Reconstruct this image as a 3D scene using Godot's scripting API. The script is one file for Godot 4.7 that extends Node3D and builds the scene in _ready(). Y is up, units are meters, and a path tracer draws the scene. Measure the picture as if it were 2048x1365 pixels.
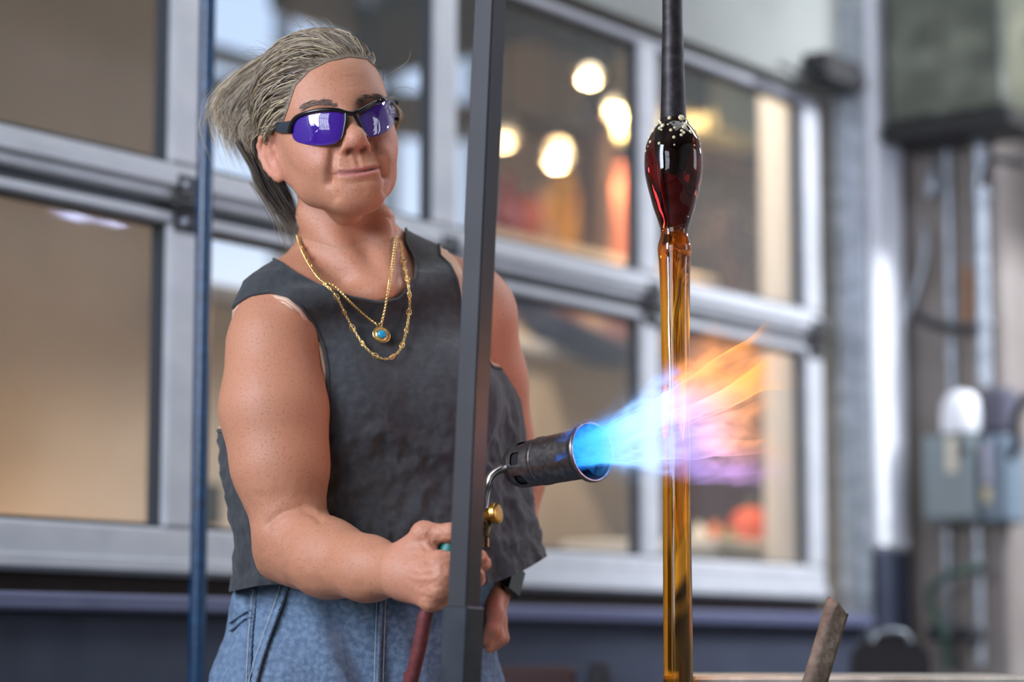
extends Node3D

# ---- the camera's numbers and the frame of the glazed wall ----
const F := 4835.0
const AX := Vector3(0.59107461, 0, -0.80661689)   # along the glazed wall, away from the camera
const NX := Vector3(0.80661689, 0, 0.59107461)    # out of the glazed wall into the studio
const ORG := Vector3(0.29689762, 0, -5.44168907)
var cam: Camera3D
var CT: Transform3D
var rng := RandomNumberGenerator.new()
var M := {}
var used := {}

class Mb:
	var v := PackedVector3Array()
	var c := PackedColorArray()
	var t := PackedVector2Array()
	var ix := PackedInt32Array()
	var col := Color.WHITE
	var tinted := false
	func add(p: Vector3, uv := Vector2.ZERO) -> int:
		v.append(p); c.append(col); t.append(uv)
		return v.size() - 1
	func tri(a: int, b: int, d: int):
		ix.append(a); ix.append(d); ix.append(b)
	func quad(a: int, b: int, d: int, e: int):
		tri(a, b, d); tri(a, d, e)
	func face(pts: Array):
		var k := []
		for p in pts: k.append(add(p))
		for i in range(1, k.size() - 1): tri(k[0], k[i], k[i + 1])
	func rows(g: Array, closed: bool):   # rows of equal rings; CCW rings going up give outward faces
		var n: int = g[0].size()
		var base := v.size()
		for j in g.size():
			for i in n: add(g[j][i], Vector2(float(i) / n, float(j) / g.size()))
		for j in g.size() - 1:
			for i in (n if closed else n - 1):
				var a := base + j * n + i
				var b := base + j * n + (i + 1) % n
				quad(a, b, b + n, a + n)
	func cap(ring: Array, up: bool):
		var k := []
		for p in ring: k.append(add(p))
		for i in range(1, k.size() - 1):
			if up: tri(k[0], k[i], k[i + 1])
			else: tri(k[0], k[i + 1], k[i])
	func lathe(profile: Array, n: int, T := Transform3D.IDENTITY, capped := true):   # profile of Vector2(radius, height), bottom to top on the outside
		var g := []
		for q in profile:
			var ring := []
			for i in n:
				var a := -TAU * i / n
				ring.append(T * Vector3(q.x * cos(a), q.y, q.x * sin(a)))
			g.append(ring)
		rows(g, true)
		if capped:
			if profile[0].x > 1e-4: cap(g[0], false)
			if profile[-1].x > 1e-4: cap(g[-1], true)
	func tube(path: Array, radii, n: int, capped := true, flat := 1.0):
		var g := []
		var side := Vector3.ZERO
		for j in path.size():
			var d: Vector3 = (path[mini(j + 1, path.size() - 1)] - path[maxi(j - 1, 0)]).normalized()
			if j == 0:
				side = d.cross(Vector3.UP)
				if side.length() < 0.1: side = d.cross(Vector3.RIGHT)
			side = (side - d * side.dot(d)).normalized()
			var up := d.cross(side)
			var r: float = radii if radii is float else radii[j]
			var ring := []
			for i in n:
				var a := TAU * i / n
				ring.append(path[j] + side * (cos(a) * r) + up * (sin(a) * r * flat))
			g.append(ring)
		rows(g, true)
		if capped and path.size() > 1:
			cap(g[0], false); cap(g[-1], true)
	func box(lo: Vector3, hi: Vector3, b := 0.0, T := Transform3D.IDENTITY):
		b = minf(b, 0.45 * minf(hi.x - lo.x, minf(hi.y - lo.y, hi.z - lo.z)))
		var m := (lo + hi) * 0.5
		var h := (hi - lo) * 0.5
		for ax in 3:
			for s in [-1.0, 1.0]:
				var e := Vector3.ZERO; e[ax] = s
				var p := Vector3.ZERO; p[(ax + 1) % 3] = 1.0
				var q := Vector3.ZERO; q[(ax + 2) % 3] = 1.0
				if s < 0: var w := p; p = q; q = w
				var o := m + e * h
				var hp := p * (h - Vector3.ONE * b)
				var hq := q * (h - Vector3.ONE * b)
				face([T * (o - hp - hq), T * (o + hp - hq), T * (o + hp + hq), T * (o - hp + hq)])
		if b <= 0: return
		for ax in 3:
			var a1 := (ax + 1) % 3
			var a2 := (ax + 2) % 3
			for s1 in [-1.0, 1.0]:
				for s2 in [-1.0, 1.0]:
					var A := m; var B := m
					A[a1] += s1 * h[a1]; A[a2] += s2 * (h[a2] - b)
					B[a1] += s1 * (h[a1] - b); B[a2] += s2 * h[a2]
					var l := Vector3.ZERO; l[ax] = h[ax] - b
					face([T * (A - l), T * (B - l), T * (B + l), T * (A + l)] if orient(A - l, B - l, B + l, m) else [T * (A + l), T * (B + l), T * (B - l), T * (A - l)])
		for sx in [-1.0, 1.0]:
			for sy in [-1.0, 1.0]:
				for sz in [-1.0, 1.0]:
					var s := Vector3(sx, sy, sz)
					var P := m + s * (h - Vector3(0, b, b))
					var Q := m + s * (h - Vector3(b, 0, b))
					var R := m + s * (h - Vector3(b, b, 0))
					face([T * P, T * Q, T * R] if orient(P, Q, R, m) else [T * R, T * Q, T * P])
	func orient(a: Vector3, b: Vector3, d: Vector3, m: Vector3) -> bool:
		return (b - a).cross(d - a).dot(a - m) > 0
	func prism(poly: Array, T: Transform3D, depth: float):   # poly CCW in x,y of T, thickness 0..-depth along z
		var f := []; var b := []
		for p in poly:
			f.append(T * Vector3(p.x, p.y, 0)); b.append(T * Vector3(p.x, p.y, -depth))
		var tr := Geometry2D.triangulate_polygon(PackedVector2Array(poly))
		var k := v.size()
		for p in f: add(p)
		for p in b: add(p)
		var n := poly.size()
		for i in range(0, tr.size(), 3):
			var A: Vector2 = poly[tr[i]]; var B: Vector2 = poly[tr[i + 1]]; var D: Vector2 = poly[tr[i + 2]]
			if (B - A).cross(D - A) > 0:
				tri(k + tr[i], k + tr[i + 1], k + tr[i + 2]); tri(k + n + tr[i], k + n + tr[i + 2], k + n + tr[i + 1])
			else:
				tri(k + tr[i], k + tr[i + 2], k + tr[i + 1]); tri(k + n + tr[i], k + n + tr[i + 1], k + n + tr[i + 2])
		for i in n:
			var j := (i + 1) % n
			face([f[i], b[i], b[j], f[j]])
	func join(o: Mb, T := Transform3D.IDENTITY):
		var k := v.size()
		for i in o.v.size():
			v.append(T * o.v[i]); c.append(o.c[i]); t.append(o.t[i])
		for i in o.ix.size(): ix.append(k + o.ix[i])
	func normals() -> PackedVector3Array:
		var n := PackedVector3Array(); n.resize(v.size())
		for i in range(0, ix.size(), 3):
			var a := ix[i]; var b := ix[i + 1]; var d := ix[i + 2]
			var f := (v[d] - v[a]).cross(v[b] - v[a])
			n[a] += f; n[b] += f; n[d] += f
		for i in n.size(): n[i] = n[i].normalized() if n[i].length_squared() > 0 else Vector3.UP
		return n
	func mesh() -> ArrayMesh:
		var a := []
		a.resize(Mesh.ARRAY_MAX)
		a[Mesh.ARRAY_VERTEX] = v; a[Mesh.ARRAY_NORMAL] = normals(); a[Mesh.ARRAY_TEX_UV] = t; a[Mesh.ARRAY_INDEX] = ix
		if tinted: a[Mesh.ARRAY_COLOR] = c
		var m := ArrayMesh.new()
		m.add_surface_from_arrays(Mesh.PRIMITIVE_TRIANGLES, a)
		return m
	func shifted(by: Vector3) -> Mb:
		for i in v.size(): v[i] += by
		return self
	func copy() -> Mb:
		var o := Mb.new(); o.v = v.duplicate(); o.c = c.duplicate(); o.t = t.duplicate(); o.ix = ix.duplicate(); o.tinted = tinted
		return o
	func base() -> Vector3:
		var lo := v[0]; var hi := v[0]
		for p in v: lo = lo.min(p); hi = hi.max(p)
		return Vector3((lo.x + hi.x) / 2, lo.y, (lo.z + hi.z) / 2)

# ---- naming ----
func numbered(called: String) -> String:
	var n: int = used.get(called, 0)
	used[called] = n + 1
	return called if n == 0 else "%s_%03d" % [called, n]
func tag(o: Node, label: String, category := "", group := ""):
	o.set_meta("label", label)
	if category: o.set_meta("category", category)
	if group: o.set_meta("group", group)
func thing(called: String, label: String, category: String, where := Vector3.ZERO, group := "") -> Node3D:
	var o := Node3D.new(); o.name = numbered(called); add_child(o); o.position = where
	tag(o, label, category, group)
	return o
func part(called: String, mb: Mb, m: Material, parent: Node3D, label := "") -> MeshInstance3D:   # mb in world coordinates
	var o := MeshInstance3D.new(); o.name = called; parent.add_child(o, true)
	var at := Vector3.ZERO
	var p: Node = parent
	while p != self: at += p.position; p = p.get_parent()
	o.mesh = mb.shifted(-at).mesh(); o.material_override = m
	if label: o.set_meta("label", label)
	return o
func solo(called: String, mb: Mb, m: Material, label: String, category: String, group := "") -> MeshInstance3D:
	var o := MeshInstance3D.new(); o.name = numbered(called); add_child(o)
	o.position = mb.base(); o.mesh = mb.shifted(-o.position).mesh(); o.material_override = m
	tag(o, label, category, group)
	return o
func struct(called: String, mb: Mb, m: Material, label := "") -> MeshInstance3D:
	var o := MeshInstance3D.new(); o.name = called; add_child(o)
	o.position = mb.base(); o.mesh = mb.shifted(-o.position).mesh(); o.material_override = m
	o.set_meta("kind", "structure")
	if label: o.set_meta("label", label)
	return o
func stuff(o: Node) -> Node:
	o.set_meta("kind", "stuff")
	return o

# ---- places ----
func W(u: float, h: float, v := 0.0) -> Vector3:          # along the glazed wall, height, out from it into the studio
	return ORG + AX * u + Vector3.UP * h + NX * v
func WT(u: float, h: float, v := 0.0) -> Transform3D:
	return Transform3D(Basis(AX, Vector3.UP, NX), W(u, h, v))
func wbox(mb: Mb, u0: float, u1: float, h0: float, h1: float, v0: float, v1: float, b := 0.004):
	mb.box(Vector3(u0, h0, v0), Vector3(u1, h1, v1), b, WT(0, 0))
func P(px: float, py: float, z: float) -> Vector3:        # the point at depth z that a photo pixel shows
	return CT * Vector3((px - 1024.0) * z / F, -(py - 682.5) * z / F, -z)
func aim(at: Vector3, y: Vector3, hint := Vector3.BACK) -> Transform3D:   # y axis along a direction
	var b := y.normalized()
	var x := b.cross(hint)
	if x.length() < 0.05: x = b.cross(Vector3.RIGHT)
	x = x.normalized()
	return Transform3D(Basis(x, b, x.cross(b)), at)

# ---- materials ----
func noise_tex(freq: float, kind := FastNoiseLite.TYPE_SIMPLEX_SMOOTH, size := 256, oct := 4, ramp: Gradient = null, sd := 1) -> NoiseTexture2D:
	var n := FastNoiseLite.new(); n.seed = sd; n.noise_type = kind; n.frequency = freq; n.fractal_octaves = oct
	var x := NoiseTexture2D.new(); x.width = size; x.height = size; x.seamless = true; x.noise = n
	if ramp: x.color_ramp = ramp
	return x
func ramp(a: Color, b: Color, lo := 0.25, hi := 0.75) -> Gradient:
	var g := Gradient.new()
	g.offsets = PackedFloat32Array([lo, hi]); g.colors = PackedColorArray([a, b])
	return g
func mat(c: Color, rough := 0.6, metal := 0.0) -> StandardMaterial3D:
	var m := StandardMaterial3D.new()
	m.albedo_color = c; m.roughness = rough; m.metallic = metal
	return m
func worn(a: Color, b: Color, rough: float, metal: float, scale: float, freq := 0.02, bump := 0.0, sd := 1) -> StandardMaterial3D:   # two tones of the same stuff, laid by world position
	var m := mat(Color.WHITE, rough, metal)
	m.albedo_texture = noise_tex(freq, FastNoiseLite.TYPE_SIMPLEX_SMOOTH, 256, 5, ramp(a, b), sd)
	m.uv1_triplanar = true; m.uv1_scale = Vector3.ONE * scale
	if bump > 0:
		m.heightmap_enabled = true; m.heightmap_scale = bump
		m.heightmap_texture = noise_tex(freq * 3, FastNoiseLite.TYPE_SIMPLEX_SMOOTH, 256, 4, null, sd + 7)
	return m
func rgb(r: int, g: int, b: int) -> Color:
	return Color8(r, g, b)
func glow(c: Color, e: float) -> StandardMaterial3D:
	var m := mat(c); m.emission_enabled = true; m.emission = c; m.emission_energy_multiplier = e
	return m
func pane(alpha := 0.06) -> StandardMaterial3D:
	var m := mat(Color(0.9, 0.95, 0.95, alpha), 0.02)
	m.transparency = BaseMaterial3D.TRANSPARENCY_ALPHA
	return m
func solid_glass(c: Color) -> StandardMaterial3D:
	var m := mat(Color(c.r, c.g, c.b, 0.0), 0.03)
	m.refraction_enabled = true; m.refraction_scale = 0.05
	return m

func area(called: String, at: Vector3, to: Vector3, size: Vector2, c: Color, e: float):
	var l := AreaLight3D.new(); l.name = called; add_child(l)
	l.area_size = size; l.light_color = c; l.light_energy = e; l.shadow_enabled = true
	l.area_range = 30.0
	l.look_at_from_position(at, to)
func omni(called: String, at: Vector3, c: Color, e: float, size := 0.03):
	var l := OmniLight3D.new(); l.name = called; add_child(l)
	l.position = at; l.light_color = c; l.light_energy = e; l.light_size = size; l.shadow_enabled = true; l.omni_range = 30.0; l.omni_attenuation = 2.0
func spot(called: String, at: Vector3, to: Vector3, c: Color, e: float, angle := 35.0, size := 0.04):
	var l := SpotLight3D.new(); l.name = called; add_child(l)
	l.light_color = c; l.light_energy = e; l.light_size = size; l.shadow_enabled = true; l.spot_angle = angle; l.spot_range = 30.0; l.spot_attenuation = 2.0; l.spot_angle_attenuation = 0.6
	l.look_at_from_position(at, to, Vector3.UP if absf((to - at).normalized().y) < 0.99 else Vector3.RIGHT)

func _ready():
	# ---- camera, sky, exposure, large lights ----
	cam = Camera3D.new(); cam.name = "camera"; add_child(cam)
	cam.position = Vector3(0, 0.93, 0)
	cam.rotation = Vector3(0.12967159, 0, 0)
	var at := CameraAttributesPhysical.new()
	at.frustum_focal_length = 85.0; at.exposure_aperture = 2.15; at.frustum_focus_distance = 2.97
	cam.fov = 16.07; cam.near = 0.1; cam.far = 100.0
	cam.attributes = at
	cam.current = true
	CT = cam.transform
	var we := WorldEnvironment.new(); we.name = "world_environment"; add_child(we)
	var env := Environment.new(); we.environment = env
	env.background_mode = Environment.BG_SKY
	var sm := ProceduralSkyMaterial.new()
	sm.sky_top_color = rgb(150, 180, 225); sm.sky_horizon_color = rgb(222, 230, 236); sm.ground_horizon_color = rgb(190, 190, 185); sm.ground_bottom_color = rgb(120, 118, 112)
	var sky := Sky.new(); sky.sky_material = sm; env.sky = sky
	env.background_energy_multiplier = 1.25
	env.tonemap_mode = Environment.TONE_MAPPER_LINEAR
	env.tonemap_exposure = 1.2
	env.sdfgi_enabled = true; env.ssao_enabled = true; env.ssil_enabled = true
	# daylight through the big studio window behind the camera, and the rows of ceiling lamps
	area("window_daylight", W(-7.95, 2.5, 2.0), W(-2.2, 1.4, 1.1), Vector2(2.0, 2.8), rgb(240, 244, 255), 9.0)
	area("side_daylight", W(-5.0, 2.35, 0.3), W(-2.2, 1.3, 1.1), Vector2(1.6, 1.7), rgb(228, 236, 255), 18.0)
	area("ceiling_daylight", W(-1.4, 3.9, 1.7), W(-1.0, 1.2, 0.6), Vector2(2.2, 1.4), rgb(246, 248, 252), 2.6)
	area("end_daylight", W(1.4, 3.95, 1.9), W(1.2, 1.2, 0.1), Vector2(1.0, 1.0), rgb(240, 244, 255), 7.0)
	spot("end_spot", W(1.9, 3.9, 2.6), W(1.25, 1.75, 0.1), rgb(240, 244, 255), 18.0, 23.0, 0.25)
	area("yard_daylight", W(1.2, 2.6, 5.85), W(1.1, 1.7, 0.0), Vector2(2.0, 1.8), rgb(236, 242, 255), 4.0)
	# daylight in the gallery behind the glazed wall
	area("gallery_daylight", W(1.0, 3.7, -2.0), W(1.02, 0.0, -2.0), Vector2(3.0, 1.6), rgb(255, 236, 205), 1.5)
	materials()
	studio()
	glazed_wall()
	gallery()
	right_side()
	foreground()
	person()

func materials():
	M.white_metal = mat(rgb(228, 231, 234), 0.45)
	M.frame = worn(rgb(176, 179, 183), rgb(188, 190, 193), 0.42, 0.0, 1.5, 0.03)
	M.header = worn(rgb(128, 131, 126), rgb(138, 141, 136), 0.9, 0.0, 0.6, 0.02, 0.05)
	M.gasket = mat(rgb(52, 56, 62), 0.8)
	M.wall_white = worn(rgb(205, 205, 198), rgb(220, 219, 212), 0.9, 0.0, 0.6, 0.02, 0.05)
	M.navy = worn(rgb(40, 47, 64), rgb(50, 57, 74), 0.7, 0.0, 0.8, 0.02, 0.1)
	M.ledge = mat(rgb(86, 90, 118), 0.5)
	M.tan = worn(rgb(172, 156, 134), rgb(182, 166, 144), 0.95, 0.0, 0.5, 0.02)
	M.dark = mat(rgb(38, 38, 42), 0.8)
	M.concrete = worn(rgb(112, 108, 102), rgb(136, 132, 126), 0.8, 0.0, 0.5, 0.02, 0.2)
	M.ceiling = mat(rgb(70, 70, 74), 0.9)
	M.galv = worn(rgb(150, 158, 162), rgb(186, 192, 196), 0.42, 0.75, 2.0, 0.04)
	M.steel = worn(rgb(24, 24, 27), rgb(34, 33, 36), 0.5, 0.2, 1.6, 0.02)
	M.black = mat(rgb(22, 22, 24), 0.5)
	M.brass = worn(rgb(176, 130, 60), rgb(206, 164, 92), 0.3, 1.0, 20.0, 0.05)
	M.pane = pane(0.05); M.pane.metallic_specular = 0.33
	M.beige = mat(rgb(205, 170, 145), 0.9)
	M.linen = worn(rgb(44, 46, 49), rgb(57, 59, 61), 0.92, 0.0, 9.0, 0.03)
	M.linen.rim_enabled = true; M.linen.rim = 0.25; M.linen.rim_tint = 0.6
	M.linen.normal_enabled = true; M.linen.normal_texture = weave(0); M.linen.normal_scale = 0.5
	M.denim = worn(rgb(80, 101, 126), rgb(116, 137, 160), 0.9, 0.0, 7.0, 0.05)
	M.denim.normal_enabled = true; M.denim.normal_texture = weave(1); M.denim.normal_scale = 1.0
	M.thread = mat(rgb(190, 190, 186), 0.8)
	M.hair_base = worn(rgb(104, 92, 78), rgb(136, 122, 100), 0.8, 0.0, 20.0, 0.05)
	M.hair = mat(Color.WHITE, 0.45); M.hair.vertex_color_use_as_albedo = true
	M.gloss_black = mat(rgb(14, 14, 16), 0.18)
	M.temple = mat(rgb(46, 52, 60), 0.3)
	M.violet = mat(Color8(62, 28, 136, 226), 0.04); M.violet.transparency = BaseMaterial3D.TRANSPARENCY_ALPHA
	M.violet.metallic_specular = 0.85
	M.gold = mat(rgb(232, 200, 132), 0.28, 1.0)
	M.turquoise = worn(rgb(20, 120, 160), rgb(50, 165, 195), 0.2, 0.0, 60.0, 0.05)
	M.dial = mat(rgb(12, 14, 22), 0.06); M.dial.metallic_specular = 0.8
	M.beam = mat(rgb(84, 84, 88), 0.8)
	M.duct_dark = mat(rgb(30, 33, 37), 0.8)
	M.brown = mat(rgb(98, 72, 58), 0.7)
	M.sage = mat(rgb(150, 152, 124), 0.7)
	M.rust = mat(rgb(64, 46, 42), 0.8)
	M.maroon = mat(rgb(92, 40, 34), 0.6)
	M.maroon_dark = mat(rgb(52, 28, 28), 0.5)
	M.navy_glass = mat(rgb(40, 52, 92), 0.3)
	M.plum = mat(rgb(104, 62, 74), 0.4)
	M.print_dark = mat(rgb(34, 40, 32), 0.6)
	M.pilaster = worn(rgb(126, 118, 112), rgb(142, 134, 128), 0.85, 0.0, 0.7, 0.02, 0.1)
	M.duct = worn(rgb(88, 92, 84), rgb(128, 131, 118), 0.4, 0.7, 1.5, 0.02)
	M.box_grey = mat(rgb(120, 132, 134), 0.5)
	M.box_blue = mat(rgb(108, 124, 136), 0.5)
	M.seat = mat(rgb(28, 24, 26), 0.7)
	M.steel_dark = worn(rgb(36, 41, 47), rgb(50, 54, 60), 0.45, 0.5, 3.0, 0.03)
	M.blue_paint = worn(rgb(12, 46, 74), rgb(22, 64, 98), 0.25, 0.0, 3.0, 0.05)
	M.iron = worn(rgb(46, 42, 44), rgb(66, 62, 64), 0.5, 0.6, 8.0, 0.03, 0.02)
	M.amber = solid_glass(Color.WHITE); M.amber.vertex_color_use_as_albedo = true
	M.bubble = mat(rgb(226, 214, 170), 0.08); M.bubble.metallic_specular = 0.9
	M.bench = worn(rgb(158, 155, 144), rgb(176, 173, 160), 0.5, 0.2, 4.0, 0.03)
	M.torch_steel = worn(rgb(96, 92, 92), rgb(140, 136, 134), 0.34, 0.95, 10.0, 0.04)
	M.soot = mat(rgb(24, 22, 26), 0.7, 0.3)
	M.chrome = mat(rgb(190, 188, 186), 0.2, 1.0)
	M.brass_dark = mat(rgb(92, 76, 54), 0.35, 0.9)
	M.teal = mat(rgb(16, 116, 108), 0.35)
	M.hose = worn(rgb(88, 36, 38), rgb(112, 52, 52), 0.55, 0.0, 8.0, 0.05)
	M.flame = mat(Color(1.4, 1.4, 1.4)); M.flame.shading_mode = BaseMaterial3D.SHADING_MODE_UNSHADED; M.flame.vertex_color_use_as_albedo = true
	M.flame.transparency = BaseMaterial3D.TRANSPARENCY_ALPHA
	M.skin = mat(Color.WHITE, 0.58)
	var gr := Gradient.new(); gr.offsets = PackedFloat32Array([0.0, 0.16, 0.30, 0.6, 1.0]); gr.colors = PackedColorArray([Color(0.82, 0.71, 0.64), Color(0.91, 0.85, 0.80), Color(0.98, 0.96, 0.95), Color(1, 1, 1), Color(1, 0.96, 0.94)])
	M.skin.albedo_texture = noise_tex(0.045, FastNoiseLite.TYPE_SIMPLEX_SMOOTH, 512, 3, gr, 31)
	M.skin.uv1_triplanar = true; M.skin.uv1_scale = Vector3.ONE * 9.0
	M.skin.heightmap_enabled = true; M.skin.heightmap_scale = 0.018; M.skin.heightmap_texture = noise_tex(0.11, FastNoiseLite.TYPE_CELLULAR, 512, 2, null, 32)
	M.skin.vertex_color_use_as_albedo = true
	M.skin.subsurf_scatter_enabled = true; M.skin.subsurf_scatter_strength = 0.12
	M.wood = worn(rgb(80, 65, 52), rgb(122, 106, 90), 0.75, 0.0, 6.0, 0.03, 0.1)

func weave(twill: int) -> ImageTexture:      # the relief of woven cloth
	var im := Image.create(512, 512, false, Image.FORMAT_RGB8)
	var r := RandomNumberGenerator.new(); r.seed = 3
	for y in 512:
		for x in 512:
			var h: float
			if twill: h = 0.5 + 0.4 * sin((x + y) * TAU / 6.0) + 0.1 * sin(y * TAU / 4.0)
			else: h = 0.5 + 0.25 * sin(x * TAU / 8.0) * (1 if (y / 4) % 2 else -1) + 0.25 * sin(y * TAU / 8.0) * (1 if (x / 4) % 2 else -1)
			h = clampf(h * 0.7 + r.randf() * 0.3, 0, 1)
			im.set_pixel(x, y, Color(h, h, h))
	im.bump_map_to_normal_map(3.0)
	return ImageTexture.create_from_image(im)

func studio():
	var b := Mb.new(); wbox(b, -8.2, 3.2, -0.15, 0.0, 0.06, 6.3, 0); struct("floor", b, M.concrete)
	b = Mb.new(); wbox(b, -8.2, 3.2, 4.2, 4.35, 0.06, 6.3, 0); struct("ceiling", b, M.ceiling)
	# the wall round the glazed screen: below, above and to the left of it
	b = Mb.new(); wbox(b, -8.0, 0.84, 0.0, 1.0, -0.12, 0.1, 0); wbox(b, -8.0, 0.84, 1.0, 1.03, -0.12, 0.1, 0); struct("wall_gallery_side", b, M.navy)
	b = Mb.new(); wbox(b, -8.0, 0.9, 2.36, 4.2, -0.1, 0.05, 0); wbox(b, -8.0, -2.36, 1.03, 2.36, -0.1, 0.05, 0); wbox(b, 0.9, 3.0, 0.0, 4.2, -0.12, 0.0, 0); struct("wall_header", b, M.header)
	b = Mb.new(); wbox(b, -8.0, 0.84, 1.0, 1.03, 0.1, 0.135, 0.006); struct("trim_1", b, M.ledge)
	# wall with the big window, behind the camera
	b = Mb.new()
	wbox(b, -7.75, -7.55, 0.0, 0.8, -0.1, 6.2, 0); wbox(b, -7.75, -7.55, 3.5, 4.2, -0.1, 6.2, 0)
	wbox(b, -7.75, -7.55, 0.8, 3.5, -0.1, 1.1, 0); wbox(b, -7.75, -7.55, 0.8, 3.5, 2.9, 6.2, 0)
	struct("wall_street", b, M.wall_white)
	b = Mb.new()
	for i in 5: wbox(b, -7.69, -7.61, 0.8, 3.5, 1.1 + i * 0.44, 1.14 + i * 0.44, 0.004)
	for i in 5: wbox(b, -7.69, -7.61, 0.8 + i * 0.665, 0.84 + i * 0.665, 1.1, 2.9, 0.004)
	struct("window_1", b, M.frame)
	# the neighbouring window in the glazed wall, out of the picture at the left
	b = Mb.new()
	for i in 4: wbox(b, -6.2 + i * 0.6 - 0.03, -6.2 + i * 0.6 + 0.03, 1.05, 2.95, 0.05, 0.09, 0.004)
	for i in 3: wbox(b, -6.2, -4.4, 1.05 + i * 0.93, 1.11 + i * 0.93, 0.05, 0.09, 0.004)
	struct("window_4", b, M.frame)
	b = Mb.new(); wbox(b, 2.9, 3.1, 0.0, 4.2, -0.1, 6.2, 0); struct("wall_far", b, M.wall_white)
	b = Mb.new(); wbox(b, -7.7, 3.1, 0.0, 4.2, 6.0, 6.2, 0); struct("wall_camera_side", b, M.wall_white)

func glazed_wall():
	# a sectional glazed screen: each section is stiles, rails and panes
	var cols := [-2.27, -1.513, -0.757, 0.0, 0.757]
	var secs := [[1.067, 1.705], [1.727, 2.345]]
	for k in 2:
		var lo: float = secs[k][0]
		var hi: float = secs[k][1]
		var t := thing("window_section", ["lower white-framed glazed screen section below the middle rail, above the navy wall", "upper white-framed glazed screen section above the middle rail, below the white header"][k], "window", W(-0.757, lo, 0))
		t.set_meta("kind", "structure")
		var b := Mb.new()
		var rl := 0.083 if k == 0 else 0.066
		wbox(b, -2.31, 0.80, lo, lo + rl, -0.022, 0.022, 0.006)
		if k == 1: wbox(b, -2.31, 0.80, lo + 0.02, lo + 0.05, 0.022, 0.034, 0.008)
		else: wbox(b, -2.31, 0.80, lo + 0.005, lo + 0.03, 0.022, 0.03, 0.006)
		part("bottom_rail", b, M.frame, t)
		b = Mb.new(); wbox(b, -2.31, 0.80, hi - 0.02, hi, -0.022, 0.022, 0.005); part("top_rail", b, M.frame, t)
		for i in cols.size():
			var w := 0.036 if i < 4 else 0.04
			b = Mb.new(); wbox(b, cols[i] - w, cols[i] + w, lo + rl, hi - 0.02, -0.024, 0.024, 0.006); part("stile", b, M.frame, t)
		for i in 4:
			b = Mb.new()
			var a: float = cols[i] + 0.036
			var e: float = cols[i + 1] - 0.036
			wbox(b, a, e, lo + rl, lo + rl + 0.007, -0.014, 0.012, 0); wbox(b, a, e, hi - 0.027, hi - 0.02, -0.014, 0.012, 0)
			wbox(b, a, a + 0.007, lo + rl, hi - 0.02, -0.014, 0.012, 0); wbox(b, e - 0.007, e, lo + rl, hi - 0.02, -0.014, 0.012, 0)
			part("gasket", b, M.gasket, t)
			b = Mb.new(); b.face([W(a, lo + rl, -0.002), W(e, lo + rl, -0.002), W(e, hi - 0.02, -0.002), W(a, hi - 0.02, -0.002)]); part("pane", b, M.pane, t)
	for i in 5:
		var u: float = [-2.27, -1.513, -0.757, 0.0, 0.757][i]
		var t := thing("hinge", ["", "black steel hinge on the middle rail beside the blue pole", "black steel hinge on the middle rail behind the woman's left shoulder", "black steel hinge on the middle rail just left of the amber glass rod", "black steel hinge where the middle rail meets the right-hand jamb"][i] if i else "black steel hinge at the left end of the middle rail", "hinge", W(u, 1.69, 0.02), "hinges along the middle rail")
		var b := Mb.new(); wbox(b, u - 0.028, u + 0.028, 1.672, 1.703, 0.022, 0.029, 0.002); part("leaf", b, M.black, t)
		b = Mb.new(); wbox(b, u - 0.028, u + 0.028, 1.731, 1.772, 0.03, 0.038, 0.002); part("leaf", b, M.black, t)
		b = Mb.new(); b.tube([W(u - 0.034, 1.716, 0.036), W(u + 0.034, 1.716, 0.036)], 0.009, 10); part("knuckle", b, M.dark, t)
		for s in [-1, 1]:
			for h in [1.688, 1.755]:
				b = Mb.new(); b.tube([W(u + s * 0.018, h, 0.03), W(u + s * 0.018, h, 0.043)], 0.005, 6); part("bolt", b, M.galv, t)
	var s := Mb.new(); wbox(s, -2.31, 0.80, 1.70, 1.73, -0.02, 0.004, 0); struct("trim_2", s, M.black)
	s = Mb.new(); wbox(s, -2.31, 0.80, 1.03, 1.07, -0.02, 0.0, 0); struct("trim_3", s, mat(rgb(40, 30, 24), 0.9))

func ray_plane(px: float, py: float, at: Vector3, n: Vector3) -> Vector3:
	var o := cam.position
	var d := P(px, py, 1.0) - o
	return o + d * ((at - o).dot(n) / d.dot(n))
func B(px: float, py: float, v: float) -> Vector3:       # on a plane parallel to the glazed wall
	return ray_plane(px, py, W(0, 0, v), NX)
func E(px: float, py: float, u: float) -> Vector3:       # on a plane across the room
	return ray_plane(px, py, W(u, 0, 0), AX)
func uhv(p: Vector3) -> Vector3:
	var q := p - ORG
	return Vector3(q.dot(AX), q.y, q.dot(NX))
func bbox(mb: Mb, a: Vector3, b: Vector3, v0: float, v1: float, bev := 0.004):   # a box whose face, at depth v, spans two points
	var p := uhv(a); var q := uhv(b)
	wbox(mb, minf(p.x, q.x), maxf(p.x, q.x), minf(p.y, q.y), maxf(p.y, q.y), v0, v1, bev)

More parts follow.
